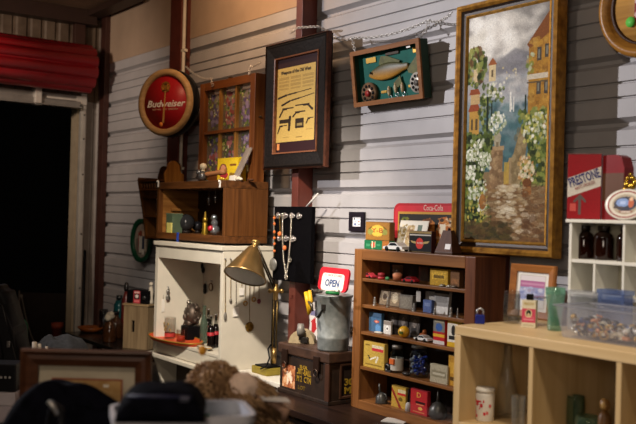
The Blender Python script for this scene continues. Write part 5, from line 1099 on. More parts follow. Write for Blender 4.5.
# clear glass canister behind the carton
P = kz(513, 323); s = mpp(P); P.y -= .0
GLS = glass('#eef1f2', .96, .22)
t = thing('ribbed_glass_jar', 'clear ribbed glass jar left of the pink labelled carton', 'jar', P)
mb = MB(); rr_ = 7.5*s
mb.lathe([(0, .002), (rr_*.95, .002), (rr_, .008), (rr_, 30*s), (rr_*.97, 32*s), (rr_*.92, 32*s), (rr_*.94, 30*s), (rr_*.94, .012), (0, .008)], n=32); part('glass_body', mb, GLS, t)
mb = MB()
for k in range(24):
    a = 2*PI*k/24; mb.rod((rr_*1.0*math.cos(a), rr_*1.0*math.sin(a), 2*s), (rr_*1.0*math.cos(a), rr_*1.0*math.sin(a), 29*s), .9*s, n=6)
part('ribs', mb, glass('#e6eaec', .93, .2), t)
P = kz(539, 326); s = mpp(P)
t = thing('square_glass_jar', 'clear square glass jar behind the pink labelled carton', 'jar', P)
part('glass_body', MB().box(-9*s, 7*s, -.03, .03, .001, 28*s, .006), glass('#e6eaec', .9, .18), t); part('rim', MB().box(-9.3*s, 7.3*s, -.032, .032, 28*s, 29.5*s, .004), glass('#e6eaec', .85, .3), t)
P = kz(533.5, 327.5); P.y -= .02; s = mpp(P)
t = thing('pink_labelled_carton', 'cream and pink carton with an oval portrait and a black cap on the cube shelf', 'carton', P, .45)
cw_ = 7.0*s; hh = 27.5*s
part('case', MB().box(-cw_, cw_, 0, .03, 0, hh, .001), plain('#cfc4a8', .5), t)
cv = Cv(28, 60, '#d3c9ae').rect(.0, .18, 1, .70, '#c2485f').ell(.5, .52, .26, .15, '#d9c9a0').ell(.5, .53, .19, .12, '#2f3428').ell(.5, .47, .11, .06, '#c9b08a').rect(.1, .26, .9, .31, '#d98a94').rect(.1, .36, .9, .38, '#d98a94').rect(.12, .05, .88, .12, '#b9ae90').noise(.03)
f_ = prnt('print', cv, cw_*1.96, hh*.98, t, (0, -.0008, hh*.01)); text('lettering', 'RICH', hh*.13, plain('#b39a4a', .5), f_, (0, -.0006, hh*.86), width=cw_*1.3)
part('black_cap', MB().box(-3.0*s, 3.0*s, .005, .026, hh+.0005, hh+6*s, .002), BLACKP, t)
P = kz(556, 330.5); s = mpp(P)
t = thing('green_glass_tumbler', 'green flared glass tumbler beside the clear plastic bin', 'glass', P)
GG = glass('#b5e6d0', .97, .25, .03, .30, '#93cdb4')
part('tumbler', MB().lathe([(0, .001), (7*s, .001), (7.2*s, 3*s), (7*s, 14*s), (8*s, 24*s), (9.6*s, 36*s), (9.8*s, 43*s), (9.5*s, 43*s), (9.3*s, 36*s)], n=32), GG, t)
part('thick_base', MB().lathe([(0, 4.2*s), (6.2*s, 5.2*s), (6.3*s, 13*s), (0, 13*s)], n=28), glass('#5fb890', .8, .2, .05, .35, '#2f8a62'), t, 'darker green thick base')
solo('dark_round_jar', 'dark round shouldered jar standing behind the green glass tumbler', 'jar', MB().lathe([(0, 0), (.04, 0), (.045, .06), (.04, .10), (.03, .125), (0, .13)], n=24), plain('#3a231a', .35), (-2.085, -.62, KZ))
# plastic bin with costume jewellery
bx0_, by0_ = fz(564, 337, KZ); bxl = bx0_; BW = .46; by1_ = -.745; bh = .108
t = thing('clear_plastic_bin', 'clear plastic storage bin of costume jewellery at the right end of the cube shelf', 'bin', (bxl+BW/2, (by0_+by1_)/2, KZ))
w, d = BW/2, (by1_-by0_)/2; fl = .022; PL = glass('#f0f1f4', .97, .14, .12, .22, '#d8d8e2')
mb = MB(); bm = mb.bm
def ring4(x, y, z): return [bm.verts.new(p) for p in ((-x, -y, z), (x, -y, z), (x, y, z), (-x, y, z))]
a = ring4(w, d, .001); b_ = ring4(w+fl, d+fl*.6, bh); bm.faces.new(a)
for k in range(4): bm.faces.new((a[k], a[(k+1) % 4], b_[(k+1) % 4], b_[k]))
part('tub', mb, PL, t)
part('rim', MB().sweep(2*(w+fl)+.012, 2*(d+fl*.6)+.012, [(0, 0), (0, .005), (.009, .005), (.009, 0)]), glass('#e6e8ee', .75, .3, .08, .4, '#cfd0da'), t, None, (0, -(d+fl*.6)-.006, bh), (-PI/2, 0, 0))
JC = ['#d0c9b8', '#4a423c', '#a08040', '#1f1c22', '#3f4a70', '#b5784f', '#f0eadc']
jm = [plain(c, .3, .5 if i in (0, 2, 6) else .1, .3, 60) for i, c in enumerate(JC)]
mb = MB(); fm_ = []
for k in range(760):
    x, y = rnd.uniform(-w+.014, w-.014), rnd.uniform(-d+.012, d-.012); hz = .050+.014*math.sin(x*23)+.008*math.sin(y*40+x*9); z = rnd.uniform(.018, hz)
    n0 = len(mb.bm.faces); r = rnd.uniform(.005, .012); q = rnd.random()
    if q < .45: mb.ball((x, y, z), r, 7, 5)
    elif q < .75: mb.torus((x, y, z), r*1.3, r*.35, (rnd.uniform(-1, 1), rnd.uniform(-1, 1), rnd.uniform(-1, 1)), 9, 4)
    else: mb.cbox((x, y, z), (r*2.4, r*1.1, r*.9), .0, Matrix.Rotation(rnd.uniform(0, 3), 3, 'Z'))
    fm_ += [rnd.randrange(len(jm))]*(len(mb.bm.faces)-n0)
for f, m_ in zip(mb.bm.faces, fm_): f.material_index = m_
me = bpy.data.meshes.new('costume_jewellery'); mb.bm.to_mesh(me); mb.bm.free()
for m_ in jm: me.materials.append(m_)
o = solo('costume_jewellery', 'heap of mixed beads, rings and silver costume jewellery inside the plastic bin', 'jewellery', me, None, (bxl+BW/2, (by0_+by1_)/2, KZ+.001)); o['kind'] = 'stuff'
# behind the bin
YBK = -.712
for (xa, xb, yt, col, nm, lab) in ((569, 594, 291, '#d5d7de', 'clear_box', 'clear plastic box behind the left of the jewellery bin'), (599, 626, 290, '#7f97d0', 'blue_box', 'translucent blue plastic box behind the jewellery bin')):
    x0, x1 = fy(xa, 300, YBK)[0], fy(xb, 300, YBK)[0]; h = fy((xa+xb)/2, yt, YBK)[1]-KZ; w_ = (x1-x0)/2
    t = thing(nm, lab, 'box', ((x0+x1)/2, YBK, KZ)); pm = glass(col, .95, .2, .08, .25, col)
    part('tub', MB().box(-w_, w_, 0, .05, .001, h-.016, .003), pm, t); part('lid', MB().box(-w_-.003, w_+.003, -.003, .053, h-.0155, h, .002), pm, t)
# ------------------------------------------------------------------ white unit contents
def wsx(px, Y): return fy(px, 240, Y)[0]
for i, (xa, xb, lab) in enumerate(((578, 593.5, 'dark amber bottle at the left of the white pigeonhole unit'), (597, 613.5, 'dark amber bottle in the middle of the three in the white unit'), (616.5, 629, 'dark amber bottle against the divider of the white unit'))):
    Y = WYF+.075; xm = (wsx(xa, Y)+wsx(xb, Y))/2; r = (wsx(xb, Y)-wsx(xa, Y))/2*1.02
    if i == 2: xm = WX0+.222-.036; r = .032
    P = Vector((xm, Y, 1.4741)); t = thing('amber_bottle', lab, 'bottle', P, 0, 'amber bottles in the white unit')
    r = min(r, .043); part('glass_body', MB().lathe([(0, 0), (r*.96, 0), (r, .004), (r, .078), (r*.9, .090), (r*.55, .100), (r*.52, .104), (0, .104)], n=28), plain('#1d0a05', .08, 0, .2), t)
    part('cap', MB().lathe([(0, .1042), (r*.62, .1042), (r*.62, .121), (r*.55, .123), (0, .123)], n=24), plain('#150a08', .3), t)
# on the white unit
YP = WYF+.072
P = Vector((fy(586.5, 190, YP)[0], YP, WZ1)); w = 32.5*mpp(P)*1.0; h = fy(588, 153.5, YP-.03)[1]-WZ1; CA = math.radians(30)
t = thing('antifreeze_can', 'red rectangular can with a slanting white lettered band on the white unit', 'can', P+Vector((math.sin(CA), -math.cos(CA), 0))*.03, CA)
part('body', MB().box(-w/2, w/2, 0, .06, 0, h-.004, .006), plain('#8a131b', .4), t); part('rim', MB().box(-w/2-.001, w/2+.001, -.001, .061, h-.0035, h, .001), plain('#5a1216', .35, .4), t)
cv = Cv(60, 110, '#93141e').poly([(0, .33), (0, .63), (1, .81), (1, .51)], '#d4cfc6').rect(.34, .06, .42, .36, '#5f5654').line(.38, .36, .22, .27, .035, '#5f5654').line(.38, .36, .54, .27, .035, '#5f5654').rect(.08, .12, .26, .24, '#c9544e').noise(.03)
prt = prnt('print', cv, w*.98, h*.98, t, (0, -.0008, h*.01), rough=.35)
tl = math.atan2(.185*h, w)
text('lettering', 'PRESTONE', .046, plain('#232a6b', .4), prt, (0, -.0008, h*.615), width=w*.94, bold=.0012, tilt=tl)
text('small_lettering', 'ANTI-FREEZE', .016, plain('#8a2a2c', .4), prt, (w*.02, -.0008, h*.505), width=w*.62, tilt=tl)
YQ = WYF+.085
x0, x1 = fy(603.5, 190, YQ)[0], fy(625, 190, YQ)[0]; h = fy(612, 155, YQ)[1]-WZ1; w = x1-x0
t = thing('dark_red_can', 'dark red round shouldered can with a brown band behind the oval sign', 'can', ((x0+x1)/2+.001, YQ, WZ1))
part('body', MB().prism([(-w/2, 0), (w/2, 0), (w/2, h*.80), (w/2-.012, h*.96), (w/2-.03, h), (-w/2, h)], 0, .058), plain('#7a1a1e', .35, 0, .15), t); part('brown_band', MB().box(-w/2+.001, w/2-.0005, -.001, 0, h*.30, h*.72), plain('#5f4030', .4), t)
# oval sign
YS = WYF+.012; R = fy(627.5, 203, YS)[0]-fy(607, 203, YS)[0]; P = Vector((fy(627.5, 203, YS)[0], YS, 0)); rz_ = 15.8*mpp(Vector((P.x, YS, 1.68)))
t = thing('oval_sign', 'white oval plate with a red ring and a central picture on the white unit', 'plate', (P.x, YS, WZ1+rz_), (math.radians(-8), 0, 0))
S_ = Matrix.Diagonal((1, 1, rz_/R, 1)) @ ax
part('plate', MB().lathe([(0, -.006), (R*.9, -.008), (R, -.002), (R*.97, .006), (R*.84, .002), (0, .002)], n=48, mat=S_), plain('#cfc9bb', .3), t)
cv = Cv(70, 54, '#cdc6b6'); r2 = lambda k: ((cv.X-.5)**2+(cv.Y-.5)**2) < (k/2)**2
cv._put(r2(.98), '#8a3a34'); cv._put(r2(.86), '#cdc6b6'); cv._put(r2(.70), '#a89a84'); cv.ell(.5, .52, .30, .25, '#3a3c48').ell(.42, .56, .17, .15, '#7f96c4').rect(.36, .5, .5, .62, '#a9bce0').ell(.64, .54, .07, .16, '#b5623f').ell(.64, .68, .05, .06, '#d9b090').rect(.2, .36, .44, .42, '#4a3f3a').rect(.34, .2, .7, .27, '#8a5a4a').rect(.4, .215, .64, .255, '#d9cfc0'); cv.m = r2(.99)
prnt('printed_face', cv, R*1.84, rz_*1.84, t, (0, -.0030, 0), center=True)
P = Vector((fy(631, 185, YQ-.02)[0]+.005, YQ-.01, WZ1)); s = mpp(P)
t = thing('gold_figurine', 'gold figurine group standing behind the oval plate', 'figurine', P)
part('pedestal', MB().box(-8*s, 9*s, -.02, .02, 0, 28*s, .004), plain('#6b4a1a', .4, .3), t)
mb = MB()
for q in ((-5, 36, 3), (-4, 42, 2.4), (1, 34, 4), (2, 42, 2.8), (-7, 31, 2.6), (5, 38, 3), (-1, 46, 2)): mb.ball((q[0]*s, -.008, q[1]*s), q[2]*s, 12, 8)
mb.tube([(-7*s, -.01, 28*s), (-6*s, -.01, 38*s), (-3*s, -.01, 44*s)], 1.2*s, 6).tube([(2*s, -.012, 28*s), (4*s, -.01, 40*s)], 1.8*s, 6)
part('figures', mb, plain('#c09a36', .25, .85, .3, 60), t)
# ------------------------------------------------------------------ inside the cube shelf
YKI = KYF+.14
def kin(px, py, Y=YKI): return Vector((fy(px, py, Y)[0], Y, KF))
P = kin(486.5, 410, KYF+.10); s = mpp(P)
t = thing('white_red_cup', 'white lidded cup with red printed figures in the left cell of the cube shelf', 'cup', P)
part('body', MB().lathe([(0, 0), (8.6*s, 0), (9*s, 1*s), (9.4*s, 26*s), (8.6*s, 28.5*s), (0, 28.5*s)], n=32), plain('#d6d0c6', .4), t); part('lid', MB().lathe([(8.4*s, 28.4*s), (9.6*s, 29*s), (9.6*s, 31*s), (8.6*s, 33*s), (0, 33.2*s)], n=32), plain('#ddd8ce', .35), t)
mb = MB()
for (a, z, sx, sz) in ((-1.75, 18, 3.4, 4.2), (-1.25, 16, 3.2, 3.6), (-1.5, 20, 5, 1.4), (-2.05, 20, 1.4, 3), (-1.0, 20, 1.4, 2.6), (-1.9, 5, 2.4, 2.6), (-.9, 8, 2.6, 3), (-.6, 9, 2.0, 3), (-2.4, 8, 1.8, 3), (-1.45, 13, 1.2, 1.6), (-.3, 16, 2.4, 3), (-2.8, 15, 2.0, 3)):
    rr_ = (9.04+z*.4/26)*s; mb.cbox((rr_*math.cos(a), rr_*math.sin(a), z*s), (sx*s*.9, .9*s*.5, sz*s), 0, Matrix.Rotation(a+PI/2, 3, 'Z'))
part('red_print', mb, plain('#c02a34', .4), t)
CG = glass('#f4f5f0', .98, .2, .03, .06, '#d0d0c8')
P = kin(508, 415, KYF+.22); s = mpp(P)
t = thing('clear_tall_bottle', 'tall clear glass bottle with a narrow neck in the left cell', 'bottle', P)
part('glass_body', MB().lathe([(0, .001), (11*s, .001), (12*s, 4*s), (11.5*s, 18*s), (8*s, 38*s), (4.6*s, 56*s), (4*s, 74*s), (4.5*s, 76*s), (3.9*s, 76*s), (3.4*s, 56*s), (10*s, 20*s), (10*s, 4*s), (0, 3*s)], n=32), CG, t); part('lip', MB().torus((0, 0, 76*s), 4.3*s, 1.1*s, (0, 0, 1)), CG, t)
P = kin(519.5, 420, KYF+.06); s = mpp(P)
t = thing('clear_tumbler', 'clear faceted tumbler against the divider in the left cell of the cube shelf', 'glass', P)
part('tumbler', MB().lathe([(0, .001), (6.2*s, .001), (7.2*s, 36*s), (6.8*s, 36*s), (5.8*s, 5*s), (0, 4*s)], n=10, smooth=False), CG, t); part('rim', MB().torus((0, 0, 36*s), 7*s, .5*s, (0, 0, 1)), CG, t)
GJ = glass('#9fc4a8', .92, .22, .04, .14, '#6f8a70')
for i, (px, r_, h_, yy, lab) in enumerate(((577, 9, 36, KYF+.20, 'smaller green glass jar at the back of the middle cell'), (590, 13, 28, KYF+.10, 'wider green glass jar at the front of the middle cell'))):
    P = kin(px, 420, yy); s = mpp(P); t = thing('green_glass_jar', lab, 'jar', P, 0, 'green jars in the cube shelf')
    part('glass_body', MB().lathe([(0, .001), (r_*.95*s, .001), (r_*s, 2*s), (r_*s, h_*s), (r_*.9*s, (h_+3)*s), (r_*.85*s, (h_+3)*s), (r_*.93*s, h_*s), (r_*.93*s, 3*s), (0, 3*s)], n=32), GJ, t); part('rim', MB().torus((0, 0, (h_+3)*s), r_*.88*s, .9*s, (0, 0, 1)), GJ, t)
P = Vector((kx[2]-.10, KYF+.10, KF)); s = mpp(P)
t = thing('carved_figurine', 'dark carved standing figurine beside the second divider of the cube shelf', 'figurine', P)
part('body', MB().lathe([(0, 0), (9*s, 0), (9*s, 3*s), (6*s, 6*s), (7.5*s, 20*s), (6*s, 36*s), (3*s, 41*s), (0, 41*s)], n=20), wood('#5f3f1c', '#3a240e', 'z', .4, 2), t); part('head', MB().ball((0, 0, 47*s), 5.6*s, 16, 12, (1, .9, 1.2)), wood('#7a5628', '#4a3014', 'z', .4, 2), t); part('face', MB().ball((1*s, -3.6*s, 47*s), 3*s, 12, 8, (1, .7, 1.3)), plain('#9a7a48', .4), t)
P = Vector((kx[2]-.125, KYF+.035, KF)); s = mpp(P)
solo('brass_coil', 'shiny brass coil ornament lying in front of the carved figurine', 'ornament', MB().torus((0, 0, 9*s), 8*s, 2*s, (.3, 1, .2)).torus((2*s, .012, 8*s), 6*s, 1.6*s, (-.3, 1, .1)), plain('#b5982f', .2, .9), P)
# ================================================================== LEFT SIDE
ZT = .55
DT = plain('#15110f', .25, 0, .2)
t = thing('side_table', 'low black table with bottles left of the white hutch', 'table', (-6.72, -.27, 0))
part('top', MB().box(-.72, .86, -.21, .13, ZT-.03, ZT, .004), DT, t)
for x in (-.66, .78):
    for y in (-.18, .07): part('leg', MB().box(x, x+.035, y, y+.035, 0, ZT-.0305, .002), DT, t)
def lt(px, py): x, y = fz(px, py, ZT); return Vector((x, y, ZT))
P = lt(92, 331); P.x += .06; P.y = -.28; s = mpp(P)
t = thing('orange_wooden_dish', 'shallow orange brown wooden dish at the left end of the black table', 'dish', P)
part('dish', MB().lathe([(0, .002), (.07, .002), (.08, 0), (.125, .045), (.119, .046), (.075, .012), (0, .010)], n=36, sy=.9), wood('#8a4a1c', '#5f3010', 'x', .4), t)
part('foot', MB().lathe([(.06, 0), (.06, .0018), (0, .0018)], n=24), plain('#4a280f', .5), t)
CRX, CRY = _on(2, ZT, 138, 352).x, -.24
BC = wood('#8f7a5c', '#6b5840', 'z', .6); P = ad(141, 350, dep((-6.25, -.29, ZT))); P.z = ZT
P = Vector((fy(143.5, 330, -.27)[0], -.27, ZT)); s = mpp(P); CPX = P.x
t = thing('wooden_storage_crate', 'plain weathered wooden crate with a hand slot left of the white hutch', 'crate', P, math.radians(30))
hw = 14.2*s; hc = fy(140, 304, P.y)[1]-ZT; dpc = .09
mb = MB(); gz, g2 = hc*.38, hc*.66
mb.box(-hw, hw, -dpc, -dpc+.014, 0, gz).box(-hw, hw, -dpc, -dpc+.014, g2, hc).box(-hw, -hw*.32, -dpc, -dpc+.014, gz, g2).box(-hw*.08, hw, -dpc, -dpc+.014, gz, g2)
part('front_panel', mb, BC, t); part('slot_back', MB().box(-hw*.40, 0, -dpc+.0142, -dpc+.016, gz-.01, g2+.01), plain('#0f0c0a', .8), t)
part('body', MB().box(-hw, hw, -dpc+.0165, dpc, .0, hc-.012), BC, t); part('lid', MB().box(-hw-.012, hw+.006, -dpc-.006, dpc+.006, hc, hc+.014, .002), wood('#a38a66', '#7a6446', 'x', .6), t)
CZ_ = ZT+hc+.0145
P = Vector((CPX-.005, -.28, CZ_)); t = thing('black_radio', 'small black radio box with red and white front on the weathered crate', 'radio', P, math.radians(30)); s = mpp(P)
part('case', MB().box(-13*s, 12*s, -.05, .05, 0, 13*s, .006), BLACKP, t); cv = Cv(16, 24, '#a83a42').rect(.1, .35, .9, .75, '#2a2426').ell(.5, .55, .25, .14, '#d9cfc8').rect(.1, .08, .9, .25, '#c9686a').rect(.1, .8, .9, .92, '#d0b0a8')
prnt('front_print', cv, 8*s, 12.6*s, t, (-1*s, -.0508, 0.2*s)); part('knob', MB().rod((8*s, -.05, 6*s), (8*s, -.06, 6*s), 2*s), plain('#2a2a2a', .3), t)
P = Vector((fy(152.5, 290, -.235)[0], -.235, CZ_)); s = mpp(P); t = thing('white_figurine', 'white porcelain figurine on the crate against the white hutch', 'figurine', P)
part('body', MB().lathe([(0, 0), (3*s, 0), (3*s, 2*s), (2.2*s, 6*s), (2.8*s, 12*s), (1.4*s, 17*s), (0, 17.5*s)], n=18), plain('#c2b9a8', .35), t); part('head', MB().ball((0, 0, 19.5*s), 2.2*s, 12, 8), plain('#c9bfae', .35), t)
def tb(name, lab, px, Y, prof, m, cap=None, grp=None):
    P = Vector((fy(px, 340, Y)[0], Y, ZT)); s = mpp(P); t = thing(name, lab, 'bottle', P, 0, grp); part('glass_body', MB().lathe([(r*s, z*s) for r, z in prof], n=24), m, t)
    return t, s
AMB = plain('#2f1a0c', .08, 0, .3)
JUG = [(0, 0), (6.6, 0), (7, 2), (7, 14), (5, 19), (2.6, 21), (2.6, 24), (0, 24)]
t, s = tb('brown_bottle', 'round brown glass bottle with a white cloth stopper on the black table', 111, -.38, JUG, AMB, grp='brown bottles on the black table')
part('cloth_stopper', MB().ball((0, 0, 26*s), 4.8*s, 14, 10, (1.1, 1, .75)).ball((2.4*s, 0, 28*s), 3.2*s, 10, 8).ball((-2.8*s, 0, 27*s), 3*s, 10, 8).ball((1*s, -.02, 24.5*s), 3.6*s, 10, 8), plain('#8f8676', .8, 0, .15, 30), t)
t, s = tb('brown_bottle', 'brown glass bottle between the stoppered bottle and the crate', 117, -.25, JUG, AMB, grp='brown bottles on the black table'); part('cap', MB().lathe([(0, 24.1*s), (3*s, 24.1*s), (3*s, 27*s), (0, 27*s)], n=18), BLACKP, t)
t, s = tb('teal_bottle', 'dark teal glass bottle behind the brown bottles on the black table', 119.8, -.15, [(0, 0), (5, 0), (5.4, 1), (5.4, 30), (3.4, 35), (0, 35.5)], plain('#123f42', .08)); part('cap', MB().lathe([(0, 35.6*s), (3.2*s, 35.6*s), (3*s, 40*s), (0, 40*s)], n=18), plain('#1f2426', .3), t)
t, s = tb('red_sauce_bottle', 'red topped bottle standing at the back of the black table beside the crate', 126.5, -.17, [(0, 0), (4.6, 0), (4.6, 36), (3, 41), (1.7, 47), (0, 47)], plain('#5a1f1c', .3)); part('cap', MB().lathe([(0, 47*s), (2.2*s, 47*s), (2.4*s, 50*s), (1.8*s, 55*s), (0, 56*s)], n=18), plain('#1b1416', .3), t)
P = Vector((fy(104.5, 335, -.175)[0], -.175, ZT)); s = mpp(P); t = thing('clear_jar', 'clear glass jar behind the orange wooden dish', 'jar', P)
part('glass_body', MB().lathe([(0, .001), (4.4*s, .001), (4.6*s, 20*s), (4*s, 22*s), (3.7*s, 22*s), (4.2*s, 20*s), (4*s, .006), (0, .006)], n=24), glass('#a9aeb0', .8, .25), t); part('rim', MB().torus((0, 0, 22*s), 3.9*s, .5*s, (0, 0, 1)), glass('#a9aeb0', .8, .3), t)
# broom against the end wall
yb0 = fx(84.5, 330, XE+.12)[0]; yb1, zb1 = fx(86.5, 250, XE+.03)
P = Vector((XE+.12, yb0-.01, 0)); t = thing('black_broom', 'black broom leaning on the grey wall strip beside the doorway', 'broom', P)
part('stick', MB().rod((0, 0, .12), (-.09, yb1-P.y, zb1), .013, .012), BLACKP, t); part('brush_head', MB().box(-.04, .04, -.07, .07, 0, .12, .01), plain('#171412', .8), t)
# outside the doorway
def fl(px, d): p = ad(px, 340, d); p.z = 0; return p
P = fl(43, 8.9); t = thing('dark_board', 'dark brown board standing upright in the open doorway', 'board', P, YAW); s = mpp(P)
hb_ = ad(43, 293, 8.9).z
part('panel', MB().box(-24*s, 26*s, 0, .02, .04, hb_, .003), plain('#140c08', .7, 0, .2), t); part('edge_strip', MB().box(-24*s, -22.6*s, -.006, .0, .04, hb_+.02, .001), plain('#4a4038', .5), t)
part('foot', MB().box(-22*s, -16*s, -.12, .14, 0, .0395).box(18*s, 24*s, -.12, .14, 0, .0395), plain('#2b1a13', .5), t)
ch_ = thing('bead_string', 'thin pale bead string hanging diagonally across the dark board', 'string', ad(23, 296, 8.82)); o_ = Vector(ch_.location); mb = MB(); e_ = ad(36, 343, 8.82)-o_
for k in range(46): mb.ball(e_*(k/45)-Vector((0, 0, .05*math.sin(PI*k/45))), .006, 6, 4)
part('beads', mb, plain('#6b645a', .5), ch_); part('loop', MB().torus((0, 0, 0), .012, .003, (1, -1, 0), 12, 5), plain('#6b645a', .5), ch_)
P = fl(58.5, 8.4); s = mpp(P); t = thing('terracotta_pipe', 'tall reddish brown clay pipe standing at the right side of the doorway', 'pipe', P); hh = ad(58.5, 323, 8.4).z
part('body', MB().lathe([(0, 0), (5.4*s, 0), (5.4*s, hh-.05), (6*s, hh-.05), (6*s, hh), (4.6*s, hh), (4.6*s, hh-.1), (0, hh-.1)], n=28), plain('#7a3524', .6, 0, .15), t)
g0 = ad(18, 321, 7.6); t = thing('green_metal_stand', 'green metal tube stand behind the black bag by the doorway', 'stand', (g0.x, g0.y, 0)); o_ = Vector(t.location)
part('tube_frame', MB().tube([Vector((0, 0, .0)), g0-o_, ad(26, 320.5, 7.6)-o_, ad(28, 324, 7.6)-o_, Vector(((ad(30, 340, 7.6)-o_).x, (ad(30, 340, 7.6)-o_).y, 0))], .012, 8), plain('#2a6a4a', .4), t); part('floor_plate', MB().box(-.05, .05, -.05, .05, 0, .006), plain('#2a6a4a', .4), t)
# ------------------------------------------------------------------ trestle with cloth heap, left middle
def mound(w, d, h, seed, rough=.18, nx=44, ny=34, p=2.6, fold=6., sk=0.):
    r_ = random.Random(seed); ph = [(r_.uniform(.5, 1)*fold, r_.uniform(-1, 1)*fold, r_.uniform(0, 6)) for _ in range(7)]
    mb = MB(); bm = mb.bm; g = []
    for j in range(ny+1):
        row = []
        for i in range(nx+1):
            u, v = 2*i/nx-1, 2*j/ny-1; e = max(0, 1-abs(u)**p)**.5*max(0, 1-abs(v)**p)**.5
            n = sum(math.sin(a*u*1.6+b*v*1.6+c) for a, b, c in ph)/7
            sq = 1-.12*n*e
            row.append(bm.verts.new((u*w/2*sq, v*d/2*sq, h*e*(1+rough*2.2*n)*(1-sk*(u+.35)))))
        g.append(row)
    for j in range(ny):
        for i in range(nx): f = bm.faces.new((g[j][i], g[j][i+1], g[j+1][i+1], g[j+1][i])); f.smooth = True
    edge = g[0]+[g[j][-1] for j in range(1, ny+1)]+g[-1][-2::-1]+[g[j][0] for j in range(ny-1, 0, -1)]
    bm.faces.new(edge[::-1]); return mb
P = ad(30, 360, 4.6); ZL = .72
t = thing('rough_work_table', 'dark work table at the left carrying the charcoal cloth and the black bag', 'table', (P.x, P.y, 0), YAW); s = mpp((P.x, P.y, ZL))
part('top', MB().box(-.50, .36, -.75, .45, ZL-.03, ZL, .003), plain('#1f1a17', .5), t)
for x in (-.47, .29):
    for y in (-.72, .38): part('leg', MB().box(x, x+.05, y, y+.05, 0, ZL-.0305), plain('#1a1512', .5), t)
P = ad(61, 350, 4.7); P.z = ZL; s = mpp(P); hh = ad(61, 334.5, 4.7).z-ZL
solo('charcoal_cloth', 'heap of charcoal grey ribbed cloth on the dark work table', 'cloth', mound(56*s, .34, hh*.95, 5, .07, p=4), plain('#1b1b1d', .9, 0, .35, 60, .4), P, YAW)
P = ad(36, 346, 4.35); P.z = ZL; s = mpp(P)
for i, (px, py, r_) in enumerate(((36, 344, 2.6), (41, 346, 2.0), (48, 348.5, 1.5))):
    q = ad(px, py, 4.40); t = thing('white_candle', ['short pale candle stub, leftmost of the three in front of the charcoal cloth', 'short pale candle stub, middle of the three in front of the charcoal cloth', 'short pale candle stub, rightmost of the three in front of the charcoal cloth'][i], 'candle', (q.x, q.y, ZL), 0, 'candle stubs before the cloth')
    part('wax', MB().lathe([(0, 0), (r_*s, 0), (r_*s*.9, q.z-ZL+.01), (0, q.z-ZL+.012)], n=16), plain('#8a7c6c', .5), t); part('wick', MB().rod((0, 0, q.z-ZL+.01), (0, 0, q.z-ZL+.02), .0015, n=6), BLACKP, t)
# black leather bag
P = ad(6, 372, 4.05); P.z = ZL; s = mpp(P); hh = ad(4, 284, 4.05).z-ZL
t = thing('black_leather_bag', 'large black leather bag standing at the left edge of the work table', 'bag', P, YAW)
prof = [(-40*s, 0), (26*s, 0), (27*s, hh*.12), (24*s, hh*.34), (14*s, hh*.62), (6*s, hh*.88), (0, hh*.98), (-14*s, hh), (-40*s, hh*.9)]
mb = MB().prism(prof, -.10, .10); bmesh.ops.bevel(mb.bm, geom=mb.bm.edges[:], offset=.025, segments=3, affect='EDGES')
for f in mb.bm.faces: f.smooth = True
LE = plain('#0f0e0f', .55, 0, .3, 20, .25)
part('body', mb, LE, t); part('flap', MB().prism([(12*s, hh*.30), (22*s, hh*.30), (12*s, hh*.60), (4*s, hh*.84), (-8*s, hh*.9), (-8*s, hh*.5)], -.112, -.1005), plain('#131112', .38, 0, .2), t)
part('buckle', MB().cbox((12*s, -.118, hh*.52), (3*s, .01, 6*s), .003), plain('#8a8580', .3, .7), t); part('strap', MB().tube([(-4*s, -.10, hh*.72), (4*s, -.13, hh*.5), (8*s, -.11, hh*.2)], .012, 8), LE, t)
P = ad(4, 386, 3.70); P.z = ZL; s = mpp(P)
t = thing('pale_box', 'pale pinkish white flat box under the black device at the left edge', 'box', P, YAW)
part('carton', MB().box(-30*s, 17.5*s, -.06, .07, 0, .07, .004), plain('#a89ca0', .6), t); part('lid', MB().box(-30.5*s, 18*s, -.063, .073, .0705, .124, .004), plain('#b5abae', .6), t)
P = P+Vector((0, 0, .1245))
t = thing('black_cash_box', 'low black device with a row of pale buttons on the pale box', 'device', P, YAW); zt_ = ad(4, 362, 3.7).z-.1245
part('case', MB().box(-30*s, 17*s, -.05, .06, 0, zt_-ZL, .006), plain('#111012', .4), t)
for k in range(7): part('button', MB().cbox((-14*s+4.2*k*s, -.052, zt_-ZL-13*s), (1.8*s, .006, 2.2*s), .001), plain('#a9a6a2', .4), t)
# ------------------------------------------------------------------ foreground table
ZF = .93
P = ad(120, 440, 2.35); t = thing('front_table', 'dark table in the near foreground under the framed picture and the tub', 'table', (P.x, P.y, 0), YAW)
part('top', MB().box(-.75, .62, -.55, .40, ZF-.03, ZF, .004), DK, t)
for x in (-.70, .52):
    for y in (-.5, .33): part('leg', MB().box(x, x+.06, y, y+.06, 0, ZF-.0305), DK, t)
def fg(px, py, d): p = ad(px, py, d); p.z = ZF; return p
P = fg(85.5, 400, 2.55); s = mpp(P); ztL, ztR = ad(20, 354, 2.55).z-ZF, ad(150, 347, 2.55).z-ZF; w = 131*s; h = (ztL+ztR)/2-.001
t = thing('brown_picture_frame', 'brown wooden picture frame with a cream mat standing in the near foreground', 'picture', P, YAW)
FW2 = wood('#553320', '#361e11', 'x', .45)
part('frame', MB().sweep(w, h, [(0, .03), (0, .004), (.006, 0), (.016, .010), (.028, .008), (.048, .018), (.048, .03)]), FW2, t)
part('mat_board', MB().box(-w/2+.04, w/2-.04, .0305, .034, .04, h-.04), plain('#a89c86', .7), t, 'cream mat')
part('inner_line', MB().sweep(w-.17, h-.17, [(0, .0302), (0, .0285), (.005, .0285), (.005, .0302)], .085), plain('#8a4f36', .6), t)
